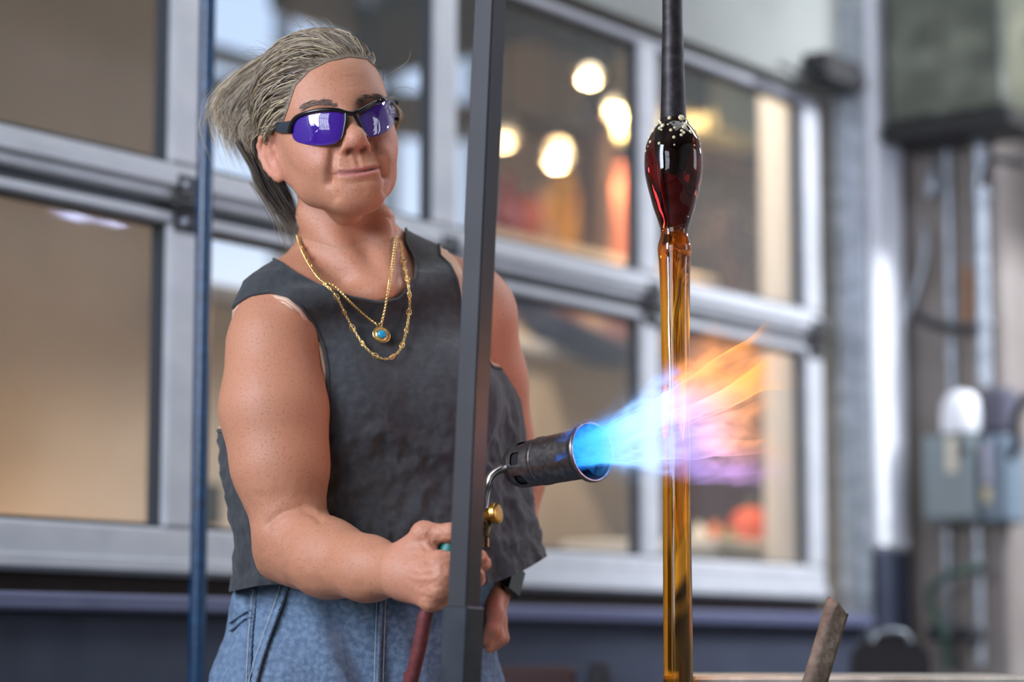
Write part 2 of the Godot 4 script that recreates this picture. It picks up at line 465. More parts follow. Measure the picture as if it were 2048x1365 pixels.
func gallery():
	var b := Mb.new(); wbox(b, -8, 7.1, -0.15, 0.0, -4.6, -0.13, 0); struct("floor_gallery", b, M.concrete)
	b = Mb.new(); wbox(b, -8, 7.1, 4.2, 4.35, -4.6, -0.1, 0); struct("ceiling_gallery", b, M.dark)
	b = Mb.new()
	wbox(b, 5.35, 7.1, 0.0, 4.2, -4.6, -4.4, 0); wbox(b, -8, 2.9, 0.0, 4.2, -4.6, -4.4, 0); wbox(b, 2.9, 5.35, 0.0, 2.2, -4.6, -4.4, 0)
	struct("wall_gallery_back", b, M.tan)
	b = Mb.new(); wbox(b, 6.9, 7.1, 0.0, 4.2, -4.4, -0.1, 0); struct("wall_gallery_end", b, M.tan)
	b = Mb.new(); wbox(b, -8.1, -7.9, 0.0, 4.2, -4.6, -0.1, 0); struct("wall_gallery_start", b, M.tan)
	b = Mb.new(); wbox(b, -8, -0.36, 0.0, 4.2, -1.35, -1.2, 0); struct("wall_partition", b, M.tan)
	b = Mb.new(); wbox(b, -0.36, 1.78, 0.0, 1.82, -1.35, -1.2, 0.01); struct("wall_half", b, M.tan)
	b = Mb.new(); wbox(b, -0.36, 1.80, 1.82, 1.86, -1.42, -1.17, 0.008); struct("trim_4", b, M.frame)
	b = Mb.new(); wbox(b, 2.45, 2.75, 0.0, 4.2, -4.38, -4.2, 0.01); struct("trim_5", b, M.tan)
	# tall windows at the back of the gallery, behind the woman's head: mullions, transoms and a dark truss
	b = Mb.new()
	for u in [2.9, 3.75, 4.55, 5.29]: wbox(b, u, u + 0.06, 2.2, 4.2, -4.52, -4.44, 0.004)
	for h in [2.2, 2.95, 3.62]: wbox(b, 2.9, 5.35, h, h + 0.07, -4.52, -4.44, 0.004)
	struct("window_2", b, M.galv)
	var wp := Mb.new(); wp.face([W(2.9, 2.2, -4.48), W(5.35, 2.2, -4.48), W(5.35, 4.2, -4.48), W(2.9, 4.2, -4.48)]); struct("window_3", wp, M.pane)
	for q in [[560, -20, 800, 75, -3.6, 0.16, "dark sloping roof truss behind the woman's hair, the upper one"], [420, 175, 660, 215, -3.9, 0.10, "grey roof tie behind the loose knot of hair"], [775, 225, 905, 245, -3.9, 0.2, "grey hanging beam between the woman's glasses and the steel post"]]:
		var p0 := B(q[0], q[1], q[4]); var p1 := B(q[2], q[3], q[4] - 0.2)
		b = Mb.new()
		var T := aim((p0 + p1) / 2, p1 - p0, NX)
		var L := p0.distance_to(p1) / 2
		b.box(Vector3(-q[5] / 2, -L, -0.06), Vector3(q[5] / 2, L, 0.06), 0.01, T)
		solo("roof_beam", b, M.beam, q[6], "beam", "roof beams in the gallery")
	b = Mb.new()
	var d0 := B(880, 120, -3.5); var d1 := B(1275, 15, -3.0)
	b.box(Vector3(-0.16, -0.4, -0.16), Vector3(0.16, d0.distance_to(d1) + 0.1, 0.16), 0.02, aim(d0 + Vector3.UP * 0.16, d1 - d0, NX))
	solo("air_duct", b, M.duct_dark, "dark square air duct under the gallery ceiling, right of the steel post", "duct")
	b = Mb.new()
	d0 = B(870, 208, -4.33); d1 = B(1262, 308, -4.33)
	b.box(Vector3(-0.035, -0.2, -0.03), Vector3(0.035, d0.distance_to(d1) + 0.2, 0.03), 0.005, aim(d0, d1 - d0, NX))
	solo("picture_rail", b, M.brown, "brown horizontal rail on the tan gallery wall below the spotlights", "rail")
	# spotlights
	var k := 0
	for q in [[1180, 147, -2.6, 1.0], [1228, 212, -2.7, 0.5], [1115, 315, -3.0, 1.0], [1012, 272, -2.7, 0.25], [1352, 122, -2.2, 0.7]]:
		spotlight(B(q[0], q[1], q[2]), q[3], ["large white spotlight, highest of those right of the steel post", "small spotlight just left of the upper right mullion", "bright round spotlight lowest of the gallery lamps, above the amber vases", "dim small spotlight beside the right edge of the steel post", "spotlight hidden behind the dark blowpipe"][k])
		k += 1
	# coloured glass on a plinth behind the middle rail
	var pl := B(1100, 520, -2.5); var pu := uhv(pl)
	b = Mb.new(); wbox(b, pu.x - 0.75, pu.x + 0.85, 0.0, pu.y, -2.75, -2.25, 0.01); solo("plinth", b, M.wall_white, "white plinth carrying the row of coloured glass vases", "plinth")
	var kinds := [[1012, 352, 0.066, rgb(150, 36, 40), 0, "dark red round vase, nearest the steel post on the plinth"], [1056, 392, 0.060, rgb(196, 92, 48), 1, "orange vase next to the dark red one"], [1090, 372, 0.055, rgb(214, 170, 120), 2, "pale tan bottle-shaped vase in the middle of the row"], [1122, 350, 0.060, rgb(214, 168, 62), 1, "tall amber-yellow vase in the middle of the row"], [1152, 388, 0.050, rgb(150, 130, 62), 2, "olive glass vase left of the brown column"], [1238, 330, 0.075, rgb(176, 112, 96), 0, "dusty rose vase right of the brown column"]]
	for q in kinds:
		var c := B(q[0], 520, -2.5)
		var top := B(q[0], q[1], -2.5).y
		vase(Vector3(c.x, pu.y, c.z), top - pu.y, q[2], q[3], q[4], q[5])
	b = Mb.new()
	var col := B(1192, 520, -2.35); var ct := B(1192, 262, -2.35).y
	b.box(Vector3(-0.055, 0, -0.055), Vector3(0.055, ct - pu.y, 0.055), 0.006, Transform3D(Basis(AX, Vector3.UP, NX), Vector3(col.x, pu.y, col.z)))
	solo("display_column", b, M.brown, "slim brown display column standing among the vases", "column")
	vase(Vector3(col.x, ct, col.z), B(1192, 172, -2.35).y - ct, 0.05, rgb(52, 36, 40), 3, "dark spindle-shaped vase on top of the brown column")
	# the large bowl on the half wall
	var bc := B(1120, 700, -1.3)
	var bt := thing("glass_bowl", "large plum and navy shallow bowl on the gallery half wall beside her arm", "bowl", Vector3(bc.x, 1.86, bc.z))
	var tilt := Transform3D(Basis(AX, 0.55) * Basis.IDENTITY, Vector3(bc.x, 1.875, bc.z))
	b = Mb.new(); b.lathe([Vector2(0, 0), Vector2(0.09, 0.0), Vector2(0.20, 0.035), Vector2(0.27, 0.10), Vector2(0.285, 0.15), Vector2(0.28, 0.152)], 48, tilt, false); part("bowl_outside", b, M.navy_glass, bt)
	b = Mb.new(); b.lathe([Vector2(0.28, 0.152), Vector2(0.262, 0.10), Vector2(0.19, 0.045), Vector2(0.08, 0.014), Vector2(0, 0.012)], 48, tilt, false); part("bowl_inside", b, M.plum, bt, "plum-coloured inside")
	# picture on the half wall
	var f := thing("picture", "small dark framed picture low on the tan half wall beside the blue pole", "picture", B(392, 1050, -1.19))
	b = Mb.new(); bbox(b, B(346, 962, -1.18), B(438, 1052, -1.18), -1.2, -1.17, 0.004); part("frame", b, M.black, f)
	b = Mb.new(); bbox(b, B(352, 968, -1.17), B(432, 1046, -1.17), -1.17, -1.167, 0); part("print", b, M.print_dark, f)
	b = Mb.new(); b.lathe([Vector2(0, 0), Vector2(0.022, 0.004), Vector2(0.026, 0.03), Vector2(0.018, 0.05), Vector2(0, 0.056)], 16, Transform3D(Basis(AX, Vector3.UP * 1.0, NX * 0.08), B(378, 1040, -1.165)), false); part("painted_figure", b, mat(rgb(196, 140, 120), 0.8), f)
	# right-hand bay: dark panel, pale duct, iron tree, cabinet, table and pumpkin
	b = Mb.new(); bbox(b, B(1300, 40, -2.0), B(1424, 228, -2.0), -2.1, -2.0, 0.01); solo("dark_panel", b, M.dark, "dark hanging panel right of the blowpipe, high in the gallery", "panel")
	b = Mb.new(); bbox(b, B(1424, 60, -2.2), B(1560, 300, -2.2), -2.7, -2.2, 0.02); solo("ceiling_box", b, M.sage, "pale sage ceiling box above the iron tree in the right-hand pane", "duct")
	b = Mb.new(); bbox(b, B(1380, 295, -2.4), B(1580, 330, -2.4), -2.5, -2.4, 0.01); solo("wooden_beam", b, M.brown, "brown beam under the sage ceiling box", "beam")
	iron_tree()
	b = Mb.new()
	var cb := B(1378, 880, -1.5); var cq := uhv(cb); var ce := uhv(B(1530, 880, -1.5))
	wbox(b, cq.x, ce.x, 0.0, cq.y, -1.9, -1.5, 0.01)
	var cab := thing("cabinet", "dark maroon display cabinet behind the flame and the white table", "cabinet", W((cq.x + ce.x) / 2, 0, -1.5))
	part("body", b, M.maroon, cab)
	for i in 2:
		b = Mb.new(); wbox(b, lerpf(cq.x, ce.x, i * 0.5) + 0.01, lerpf(cq.x, ce.x, i * 0.5 + 0.5) - 0.01, 0.1, cq.y - 0.04, -1.5, -1.482, 0.004); part("door", b, M.maroon, cab)
	var tq := uhv(B(1440, 1088, -0.62))
	var tb := thing("display_table", "white gallery table with small glass pieces behind the last pane", "table", W(tq.x, 0, -0.55))
	b = Mb.new(); wbox(b, tq.x - 0.32, tq.x + 0.42, tq.y - 0.04, tq.y, -0.95, -0.44, 0.006); part("table_top", b, M.wall_white, tb)
	for x in [-0.28, 0.38]:
		for v in [-0.91, -0.48]:
			b = Mb.new(); wbox(b, tq.x + x - 0.02, tq.x + x + 0.02, 0.0, tq.y - 0.04, v - 0.02, v + 0.02, 0.003); part("leg", b, M.wall_white, tb)
	var pc := B(1502, 1100, -0.62)
	pumpkin(Vector3(pc.x, tq.y, pc.z), 0.062)
	k = 0
	for q in [[1430, rgb(210, 120, 70), 0.028], [1398, rgb(230, 226, 214), 0.024], [1458, rgb(120, 140, 70), 0.02]]:
		var c := B(q[0], 1100, -0.6)
		vase(Vector3(c.x, tq.y, c.z), q[2] * 2.2, q[2], q[1], 0, ["small apricot glass piece on the white table", "small white glass piece at the left end of the white table", "small green glass piece beside the orange pumpkin"][k])
		k += 1
	var pq := B(1564, 700, -0.36)
	b = Mb.new(); b.lathe([Vector2(0.056, 0.0), Vector2(0.056, 4.2)], 32, Transform3D(Basis.IDENTITY, Vector3(pq.x, 0, pq.z))); struct("wall_pillar", b, mat(rgb(236, 230, 220), 0.8))
	spot("bay_spot", W(4.6, 3.9, -2.7), W(6.9, 2.5, -2.5), rgb(255, 204, 142), 9.0, 27.0, 0.04)
	spot("pillar_spot", W(0.55, 3.9, -0.3), W(1.2, 1.6, -0.36), rgb(255, 236, 214), 7.0, 30.0, 0.04)
	for q in [[1420, 648], [1497, 662]]:
		var c := B(q[0], q[1], -1.7)
		var l := thing("lamp", "small warm globe lamp beneath the middle rail, %s" % ("just right of the amber glass rod" if q[0] == 1420 else "beside the white pillar"), "lamp", c)
		b = Mb.new(); b.lathe([Vector2(0, -0.03), Vector2(0.02, -0.022), Vector2(0.03, 0), Vector2(0.02, 0.022), Vector2(0, 0.03)], 16, Transform3D(Basis.IDENTITY, c), false); part("bulb", b, glow(rgb(255, 205, 130), 2.2), l)
		b = Mb.new(); b.tube([c + Vector3(0, 0.028, 0), Vector3(c.x, 4.2, c.z)], 0.004, 6); part("cord", b, M.black, l)
		omni("globe_light", c + NX * 0.05, rgb(255, 200, 130), 0.25, 0.03)
	# two round work lamps hanging in the studio, out of the picture; the panes at the left mirror them
	var wl := 0
	for q in [[134, 398], [206, 410]]:
		var c := uhv(B(q[0], q[1], -2.0))
		var p := W(c.x, c.y, 2.0)
		var t := thing("work_lamp", "cool globe work lamp mirrored in the left pane, %s" % ("left of the two" if wl == 0 else "right of the two"), "lamp", p, "studio work lamps")
		var lb := Mb.new(); lb.lathe([Vector2(0.0, -0.045), Vector2(0.025, -0.039), Vector2(0.041, -0.02), Vector2(0.046, 0.0), Vector2(0.041, 0.02), Vector2(0.025, 0.039), Vector2(0.0, 0.045)], 20, Transform3D(Basis.IDENTITY, p), false); part("globe", lb, glow(rgb(190, 200, 255), 24.0), t)
		lb = Mb.new(); lb.tube([p + Vector3.UP * 0.02, Vector3(p.x, 4.2, p.z)], 0.005, 6); part("cord", lb, M.black, t)
		omni("work_light", p - NX * 0.06, rgb(200, 210, 255), 0.25, 0.06)
		wl += 1
	# a floor uplighter behind the low wall that warms the foot of the partition
	var up := W(-0.95, 0.0, -0.75)
	var ul := thing("uplighter", "floor uplighter behind the low navy wall, washing the partition", "lamp", up)
	b = Mb.new(); b.lathe([Vector2(0.09, 0), Vector2(0.09, 0.015), Vector2(0.012, 0.02), Vector2(0.012, 0.75), Vector2(0.05, 0.80), Vector2(0.052, 0.80)], 16, Transform3D(Basis.IDENTITY, up)); part("stand", b, M.black, ul)
	b = Mb.new(); b.lathe([Vector2(0, 0.80), Vector2(0.03, 0.815), Vector2(0.03, 0.83), Vector2(0, 0.845)], 12, Transform3D(Basis.IDENTITY, up), false); part("bulb", b, glow(rgb(255, 214, 160), 3.0), ul)
	omni("uplight", up + Vector3.UP * 0.9, rgb(255, 208, 155), 0.26, 0.05)

func spotlight(c: Vector3, e: float, label: String):
	var t := thing("spotlight", label, "lamp", c, "gallery spotlights")
	var dir := (cam.position - c).normalized() * 0.75 + Vector3(0.05, -0.5, 0.1)
	var T := aim(c, -dir.normalized(), NX)
	var b := Mb.new(); b.lathe([Vector2(0.042, -0.01), Vector2(0.048, -0.012), Vector2(0.05, 0.0), Vector2(0.05, 0.09), Vector2(0.03, 0.13), Vector2(0.0, 0.135)], 20, T, false); part("can", b, M.wall_white, t)
	b = Mb.new(); b.lathe([Vector2(0.0, -0.012), Vector2(0.026, -0.008), Vector2(0.03, 0.0), Vector2(0.0, 0.004)], 16, T, false); part("bulb", b, glow(rgb(255, 236, 200), 5.0 * e), t)
	b = Mb.new(); b.tube([T * Vector3(0, 0.11, 0), T * Vector3(0, 0.14, 0) + Vector3.UP * 0.05, Vector3(c.x, 4.2, c.z)], 0.008, 8); part("stem", b, M.dark, t)
	spot("spotlight_beam", T * Vector3(0, -0.03, 0), c + Vector3(0, -1.5, 0) - NX * 0.7 + AX * 0.3, rgb(255, 210, 158), 5.5 * e, 60.0, 0.03)

func vase(at: Vector3, h: float, r: float, c: Color, kind: int, label: String):
	var pr: Array = [
		[[0, 0], [0.55, 0], [0.85, 0.15], [1, 0.4], [0.85, 0.65], [0.4, 0.82], [0.35, 0.9], [0.5, 1], [0.44, 1], [0.28, 0.88]],
		[[0, 0], [0.5, 0], [0.62, 0.2], [0.9, 0.55], [1, 0.75], [0.7, 0.9], [0.6, 1], [0.52, 1], [0.55, 0.9]],
		[[0, 0], [0.8, 0], [1, 0.12], [0.95, 0.35], [0.5, 0.55], [0.3, 0.7], [0.28, 0.93], [0.4, 1], [0.32, 1], [0.22, 0.9]],
		[[0, 0], [0.35, 0], [0.4, 0.08], [0.8, 0.3], [1, 0.45], [0.7, 0.65], [0.3, 0.85], [0.12, 1], [0, 1.0]]][kind]
	var p := []
	for q in pr: p.append(Vector2(q[0] * r, q[1] * h))
	var b := Mb.new(); b.lathe(p, 28, Transform3D(Basis.IDENTITY, at), false)
	var m := mat(c, 0.15); m.clearcoat_enabled = true; m.clearcoat = 1.0; m.clearcoat_roughness = 0.05
	solo("vase" if kind != 0 or h > 0.1 else "glass_piece", b, m, label, "vase", "glass vases in the gallery" if h > 0.1 else "small pieces on the gallery table")

func pumpkin(at: Vector3, r: float):
	var t := thing("glass_pumpkin", "orange glass pumpkin on the white table beside the white pillar", "ornament", at)
	var b := Mb.new()
	var g := []
	for j in 15:
		var a := PI * j / 14
		var ring := []
		for i in 48:
			var w := -TAU * i / 48
			var rr := r * sin(a) * (1.0 - 0.10 * absf(sin(w * 4.0))) + 0.0005
			ring.append(at + Vector3(rr * cos(w), r * 0.9 * (1.0 - cos(a)), rr * sin(w)))
		g.append(ring)
	b.rows(g, true)
	var m := mat(rgb(222, 82, 24), 0.1); m.clearcoat_enabled = true; m.clearcoat = 1.0
	part("pumpkin_body", b, m, t)
	b = Mb.new(); b.tube([at + Vector3(0, 1.75 * r, 0), at + Vector3(0.005, 2.05 * r, 0), at + Vector3(0.018, 2.25 * r, 0.004)], [0.010, 0.007, 0.005], 10); part("stem", b, mat(rgb(110, 120, 60), 0.3), t)
	spotlight(at + Vector3(0, 2.6, 0) - AX * 0.1, 0.5, "spotlight over the white table and the orange pumpkin")

func iron_tree():
	var c := B(1462, 600, -2.0)
	var base := Vector3(c.x, 0, c.z)
	var t := thing("iron_tree", "dark wrought iron tree sculpture left of the white pillar, above the middle rail", "sculpture", base)
	var b := Mb.new(); wbox(b, uhv(c).x - 0.22, uhv(c).x + 0.22, 0.0, c.y - 0.12, -2.2, -1.8, 0.01); part("pedestal", b, M.brown, t)
	var r := RandomNumberGenerator.new(); r.seed = 5
	b = Mb.new()
	b.tube(curve([c + Vector3(0, -0.13, 0), c + Vector3(0.01, 0.08, 0), c + Vector3(-0.01, 0.22, 0), c + Vector3(0.0, 0.36, 0)], 5), 0.045, 12); part("trunk", b, M.rust, t)
	for i in 14:
		var h := r.randf_range(0.02, 0.34)
		var a := r.randf_range(0, TAU)
		var p := c + Vector3(0, h, 0)
		var d := (AX * cos(a) + NX * sin(a) * 0.6).normalized()
		var L := r.randf_range(0.08, 0.2)
		b = Mb.new(); b.tube(curve([p, p + d * L * 0.5 + Vector3(0, 0.03, 0), p + d * L + Vector3(0, r.randf_range(-0.08, 0.06), 0)], 5), [0.014, 0.013, 0.012, 0.011, 0.010, 0.009, 0.008, 0.007, 0.006, 0.005, 0.004], 7)
		for j in 5:
			var q := p + d * L * (0.4 + 0.14 * j) + Vector3(0, 0.015, 0)
			b.tube([q, q + Vector3(r.randf_range(-0.04, 0.04), r.randf_range(-0.05, 0.05), r.randf_range(-0.04, 0.04))], [0.006, 0.002], 5)
		part("branch", b, M.rust, t)

func right_side():
	# jamb, track and white post at the end of the glazed wall
	var b := Mb.new(); wbox(b, 0.87, 0.935, 0.0, 2.7, 0.0, 0.07, 0.006); wbox(b, 0.88, 0.895, 0.0, 2.7, 0.07, 0.10, 0.003); struct("trim_6", b, M.galv)
	b = Mb.new(); wbox(b, 0.94, 1.03, 1.2, 4.2, 0.0, 0.10, 0.01); wbox(b, 1.045, 1.13, 1.2, 4.2, 0.0, 0.09, 0.01); struct("trim_7", b, M.white_metal)
	b = Mb.new(); wbox(b, 0.94, 1.03, 0.0, 1.2, 0.0, 0.102, 0.01); wbox(b, 1.045, 1.13, 0.0, 1.2, 0.0, 0.09, 0.01); struct("trim_8", b, M.navy)
	b = Mb.new(); wbox(b, 1.18, 1.75, 0.0, 4.2, 0.0, 0.34, 0.01); struct("wall_pilaster", b, M.pilaster)
	var c := B(1652, 148, 0.06); var q := uhv(c)
	b = Mb.new(); wbox(b, q.x - 0.10, q.x + 0.09, q.y - 0.04, q.y + 0.035, 0.03, 0.12, 0.006); b.tube([W(q.x - 0.12, q.y, 0.1), W(q.x + 0.12, q.y - 0.01, 0.1)], 0.014, 10)
	solo("track_bracket", b, M.black, "black bracket and roller at the top right corner of the glazed screen", "bracket")
	b = Mb.new(); b.tube(curve([B(1560, 128, 0.08), B(1600, 150, 0.08), B(1612, 152, 0.08)], 5), 0.006, 8)
	solo("lift_cable", b, M.black, "thin dark lift cable running to the black bracket", "cable")
	# the metal box high on the right
	var d := thing("metal_duct", "dull grey sheet metal duct with a black underside, top right corner", "duct", W(1.1, 2.28, 0.25))
	b = Mb.new(); wbox(b, 0.98, 1.165, 2.30, 3.4, 0.12, 0.455, 0.012); part("duct_casing", b, M.duct, d)
	b = Mb.new(); wbox(b, 0.965, 1.17, 2.255, 2.30, 0.11, 0.475, 0.006); part("flange", b, M.black, d)
	b = Mb.new(); wbox(b, 0.972, 0.982, 2.30, 3.4, 0.27, 0.285, 0.003); part("seam", b, M.duct, d)
	b = Mb.new(); wbox(b, 1.3, 1.9, 2.34, 4.0, 0.48, 0.78, 0.02); solo("yellow_casing", b, mat(rgb(196, 178, 110), 0.5), "yellowish painted casing at the top right edge of the picture", "casing")
	# electrical boxes on the pilaster's near face
	var face := 1.18
	var mk := func(called: String, x0: float, y0: float, x1: float, y1: float, u0: float, dep: float, m: Material, label: String, cat: String, grp := ""):
		var p := uhv(E(x0, y0, u0)); var r := uhv(E(x1, y1, u0))
		var bb := Mb.new(); wbox(bb, u0, u0 + dep, minf(p.y, r.y), maxf(p.y, r.y), minf(p.z, r.z), maxf(p.z, r.z), 0.008)
		var t := thing(called, label, cat, W(u0 + dep, minf(p.y, r.y), (p.z + r.z) / 2), grp)
		part("box_body", bb, m, t)
		bb = Mb.new(); wbox(bb, u0 - 0.008, u0, minf(p.y, r.y) + 0.008, maxf(p.y, r.y) - 0.008, minf(p.z, r.z) + 0.006, maxf(p.z, r.z) - 0.006, 0.004); part("cover", bb, m, t)
		return [t, p, r]
	var e: Array = mk.call("electrical_box", 1843, 872, 1950, 1042, 1.07, 0.10, M.box_grey, "grey electrical box with a white tag on the pilaster", "box", "electrical boxes on the pilaster")
	b = Mb.new(); var s0 := uhv(E(1893, 875, 1.06)); var s1 := uhv(E(1915, 945, 1.06)); wbox(b, 1.056, 1.062, s1.y, s0.y, s0.z, s1.z, 0); part("tag", b, mat(rgb(206, 200, 180), 0.8), e[0])
	b = Mb.new(); b.tube([E(1928, 900, 1.062), E(1928, 900, 1.045)], 0.012, 12); part("knob", b, M.dark, e[0])
	e = mk.call("electrical_box", 1958, 872, 2022, 1046, 1.10, 0.10, M.box_blue, "blue-grey electrical box at the pilaster's edge, right of the tagged box", "box", "electrical boxes on the pilaster")
	for y in [[885, 965], [975, 1005]]:
		b = Mb.new(); s0 = uhv(E(1966, y[0], 1.09)); s1 = uhv(E(1982, y[1], 1.09)); wbox(b, 1.086, 1.092, s1.y, s0.y, s0.z, s1.z, 0); part("tag", b, mat(rgb(190, 188, 205) if y[0] == 885 else rgb(206, 196, 160), 0.8), e[0])
	mk.call("meter_box", 1966, 778, 2016, 866, 1.12, 0.08, mat(rgb(84, 84, 98), 0.6), "small dark grey box above the blue-grey electrical box", "box")
	c = E(1924, 868, 1.10)
	b = Mb.new(); b.lathe([Vector2(0.048, 0), Vector2(0.052, 0.01), Vector2(0.052, 0.05), Vector2(0.046, 0.085), Vector2(0.030, 0.105), Vector2(0.0, 0.112)], 24, Transform3D(Basis.IDENTITY, c))
	solo("alarm_dome", b, M.white_metal, "white domed cover standing on the tagged electrical box", "cover")
	for g in [[1893, 272, 1893, 860, 0.009, "thin galvanized conduit running down into the tagged electrical box"], [1957, 262, 1962, 775, 0.019, "thick galvanized conduit at the pilaster's right edge"], [1893, 1048, 1898, 1330, 0.009, "thin conduit leaving the bottom of the tagged electrical box"], [1955, 1048, 1958, 1330, 0.010, "conduit below the blue-grey electrical box"], [1775, 190, 1772, 1250, 0.012, "galvanized conduit beside the white post"]]:
		var p0 := E(g[0], g[1], 1.15 if g[0] > 1800 else 1.16); var p1 := E(g[2], g[3], 1.15 if g[0] > 1800 else 1.16)
		p1 = Vector3(p0.x, p1.y, p0.z)
		b = Mb.new(); b.tube([p0, p1], g[4], 14)
		for y in [0.25, 0.75]:
			var m := p0.lerp(p1, y); b.tube([m + Vector3.UP * 0.008, m - Vector3.UP * 0.008], g[4] * 1.35, 14)
		solo("conduit", b, M.galv, g[5], "conduit", "conduits on the pilaster")
	var cord := curve([E(1846, 448, 1.14), E(1851, 470, 1.13), E(1846, 530, 1.13), E(1822, 610, 1.13), E(1790, 690, 1.13), E(1768, 770, 1.14)], 6)
	b = Mb.new(); b.tube(cord, 0.007, 8); solo("white_cord", b, M.galv, "pale twisted cord hanging in a slant from a hook on the pilaster", "cord")
	b = Mb.new(); b.tube(curve([E(1864, 300, 1.14), E(1866, 340, 1.13), E(1861, 395, 1.13)], 5), [0.005, 0.005, 0.005, 0.005, 0.006, 0.007, 0.009, 0.012, 0.014, 0.014, 0.006], 8); solo("pull_cord", b, M.galv, "short pull cord with a bulb end under the duct", "cord")
	b = Mb.new(); b.tube(curve([E(1838, 634, 1.13), E(1870, 650, 1.10), E(1950, 658, 1.12)], 5), 0.013, 10); solo("pipe_clamp", b, M.dark, "dark clamp bar crossing the thin conduit", "clamp")
	b = Mb.new(); b.tube(curve([E(1934, 535, 1.16), E(1938, 590, 1.16), E(1934, 645, 1.16)], 5), 0.007, 8); solo("orange_cable", b, mat(rgb(176, 112, 40), 0.5), "orange cable beside the thick conduit", "cable")
	b = Mb.new(); b.tube(curve([E(2052, 330, 1.05), E(2010, 322, 1.05), E(1985, 318, 1.05), E(1972, 345, 1.08), E(1966, 370, 1.1)], 6), 0.010, 10); solo("black_cable", b, M.dark, "dark cable looping in from the right edge under the duct", "cable", "dark cables at the right")
	b = Mb.new(); b.tube(curve([E(2060, 790, 1.0), E(2040, 815, 1.0), E(2030, 850, 1.0), E(2034, 890, 1.02), E(2022, 915, 1.05)], 6), 0.012, 10); solo("black_cable", b, M.black, "black cable curling beside the blue-grey electrical box", "cable", "dark cables at the right")
	b = Mb.new(); b.tube(curve([E(1964, 1136, 1.08), E(1930, 1142, 1.06), E(1885, 1160, 1.05), E(1862, 1185, 1.05), E(1866, 1220, 1.06), E(1884, 1262, 1.08), E(1896, 1340, 1.1)], 6), 0.011, 10); solo("green_hose", b, mat(rgb(46, 74, 62), 0.5), "dark green hose curving under the electrical boxes", "hose")
	for x in [[1858, 1898], [1912, 1952]]:
		b = Mb.new(); var p := uhv(E(x[0], 1252, 1.1)); var r := uhv(E(x[1], 1284, 1.1)); wbox(b, 1.08, 1.15, r.y, p.y, p.z, r.z, 0.006); solo("hose_clip", b, M.dark, "dark hose clip low on the pilaster, %s" % ("left one" if x[0] == 1858 else "right one"), "clip", "hose clips")
	# what stands at the right edge
	b = Mb.new()
	var g := []
	for j in 2:
		var row := []
		for i in 40:
			var v := 0.46 + 0.02 * i
			row.append(W(1.9 + 0.025 * sin(i * 1.3), 1.22 if j == 0 else 1.50, v))
		for i in 40:
			var v := 0.46 + 0.02 * (39 - i)
			row.append(W(1.92 + 0.025 * sin((39 - i) * 1.3), 1.22 if j == 0 else 1.50, v))
		g.append(row)
	b.rows(g, true); solo("yellow_curtain", b, mat(rgb(168, 148, 74), 0.9), "mustard yellow welding curtain at the right edge", "curtain")
	b = Mb.new(); wbox(b, 1.75, 2.4, 0.0, 1.22, 0.40, 1.4, 0.03); solo("tool_cupboard", b, mat(rgb(34, 42, 66), 0.6), "dark navy cupboard at the right edge below the yellow curtain", "cupboard")
	var ch := P(1782, 1400, 5.2)
	var chr := thing("chair", "black round-backed chair low at the right, in front of the pilaster", "chair", Vector3(ch.x, 0, ch.z))
	b = Mb.new()
	var arch := []
	for i in 25:
		var a := PI * i / 24
		arch.append(Vector2(0.085 * cos(a), 0.055 * sin(a)))
	arch.append(Vector2(-0.088, -0.18)); arch.append(Vector2(0.088, -0.18))
	var hb := P(1782, 1322, 5.2)
	b.prism(arch, Transform3D(Basis.IDENTITY, Vector3(hb.x, hb.y, hb.z)), 0.03); part("backrest", b, M.seat, chr)
	b = Mb.new(); b.tube(curve([P(1745, 1285, 5.2), P(1757, 1268, 5.2), P(1785, 1262, 5.2), P(1810, 1268, 5.2), P(1822, 1285, 5.2)], 5), 0.006, 8); part("rail", b, M.galv, chr)
	b = Mb.new(); b.lathe([Vector2(0.0, 0.44), Vector2(0.19, 0.44), Vector2(0.2, 0.46), Vector2(0.19, 0.48), Vector2(0, 0.485)], 24, Transform3D(Basis.IDENTITY, Vector3(ch.x, 0, ch.z + 0.18)), false); part("seat", b, M.seat, chr)
	b = Mb.new(); b.box(Vector3(-0.02, 0.46, -0.02), Vector3(0.02, hb.y - 0.1, 0.0), 0.003, Transform3D(Basis.IDENTITY, Vector3(ch.x, 0, ch.z))); part("back_stem", b, M.black, chr)
	for i in 4:
		var a := TAU * (i + 0.5) / 4
		b = Mb.new(); b.tube([Vector3(ch.x + 0.12 * cos(a), 0.45, ch.z + 0.18 + 0.12 * sin(a)), Vector3(ch.x + 0.2 * cos(a), 0.0, ch.z + 0.18 + 0.2 * sin(a))], 0.012, 8); part("leg", b, M.black, chr)

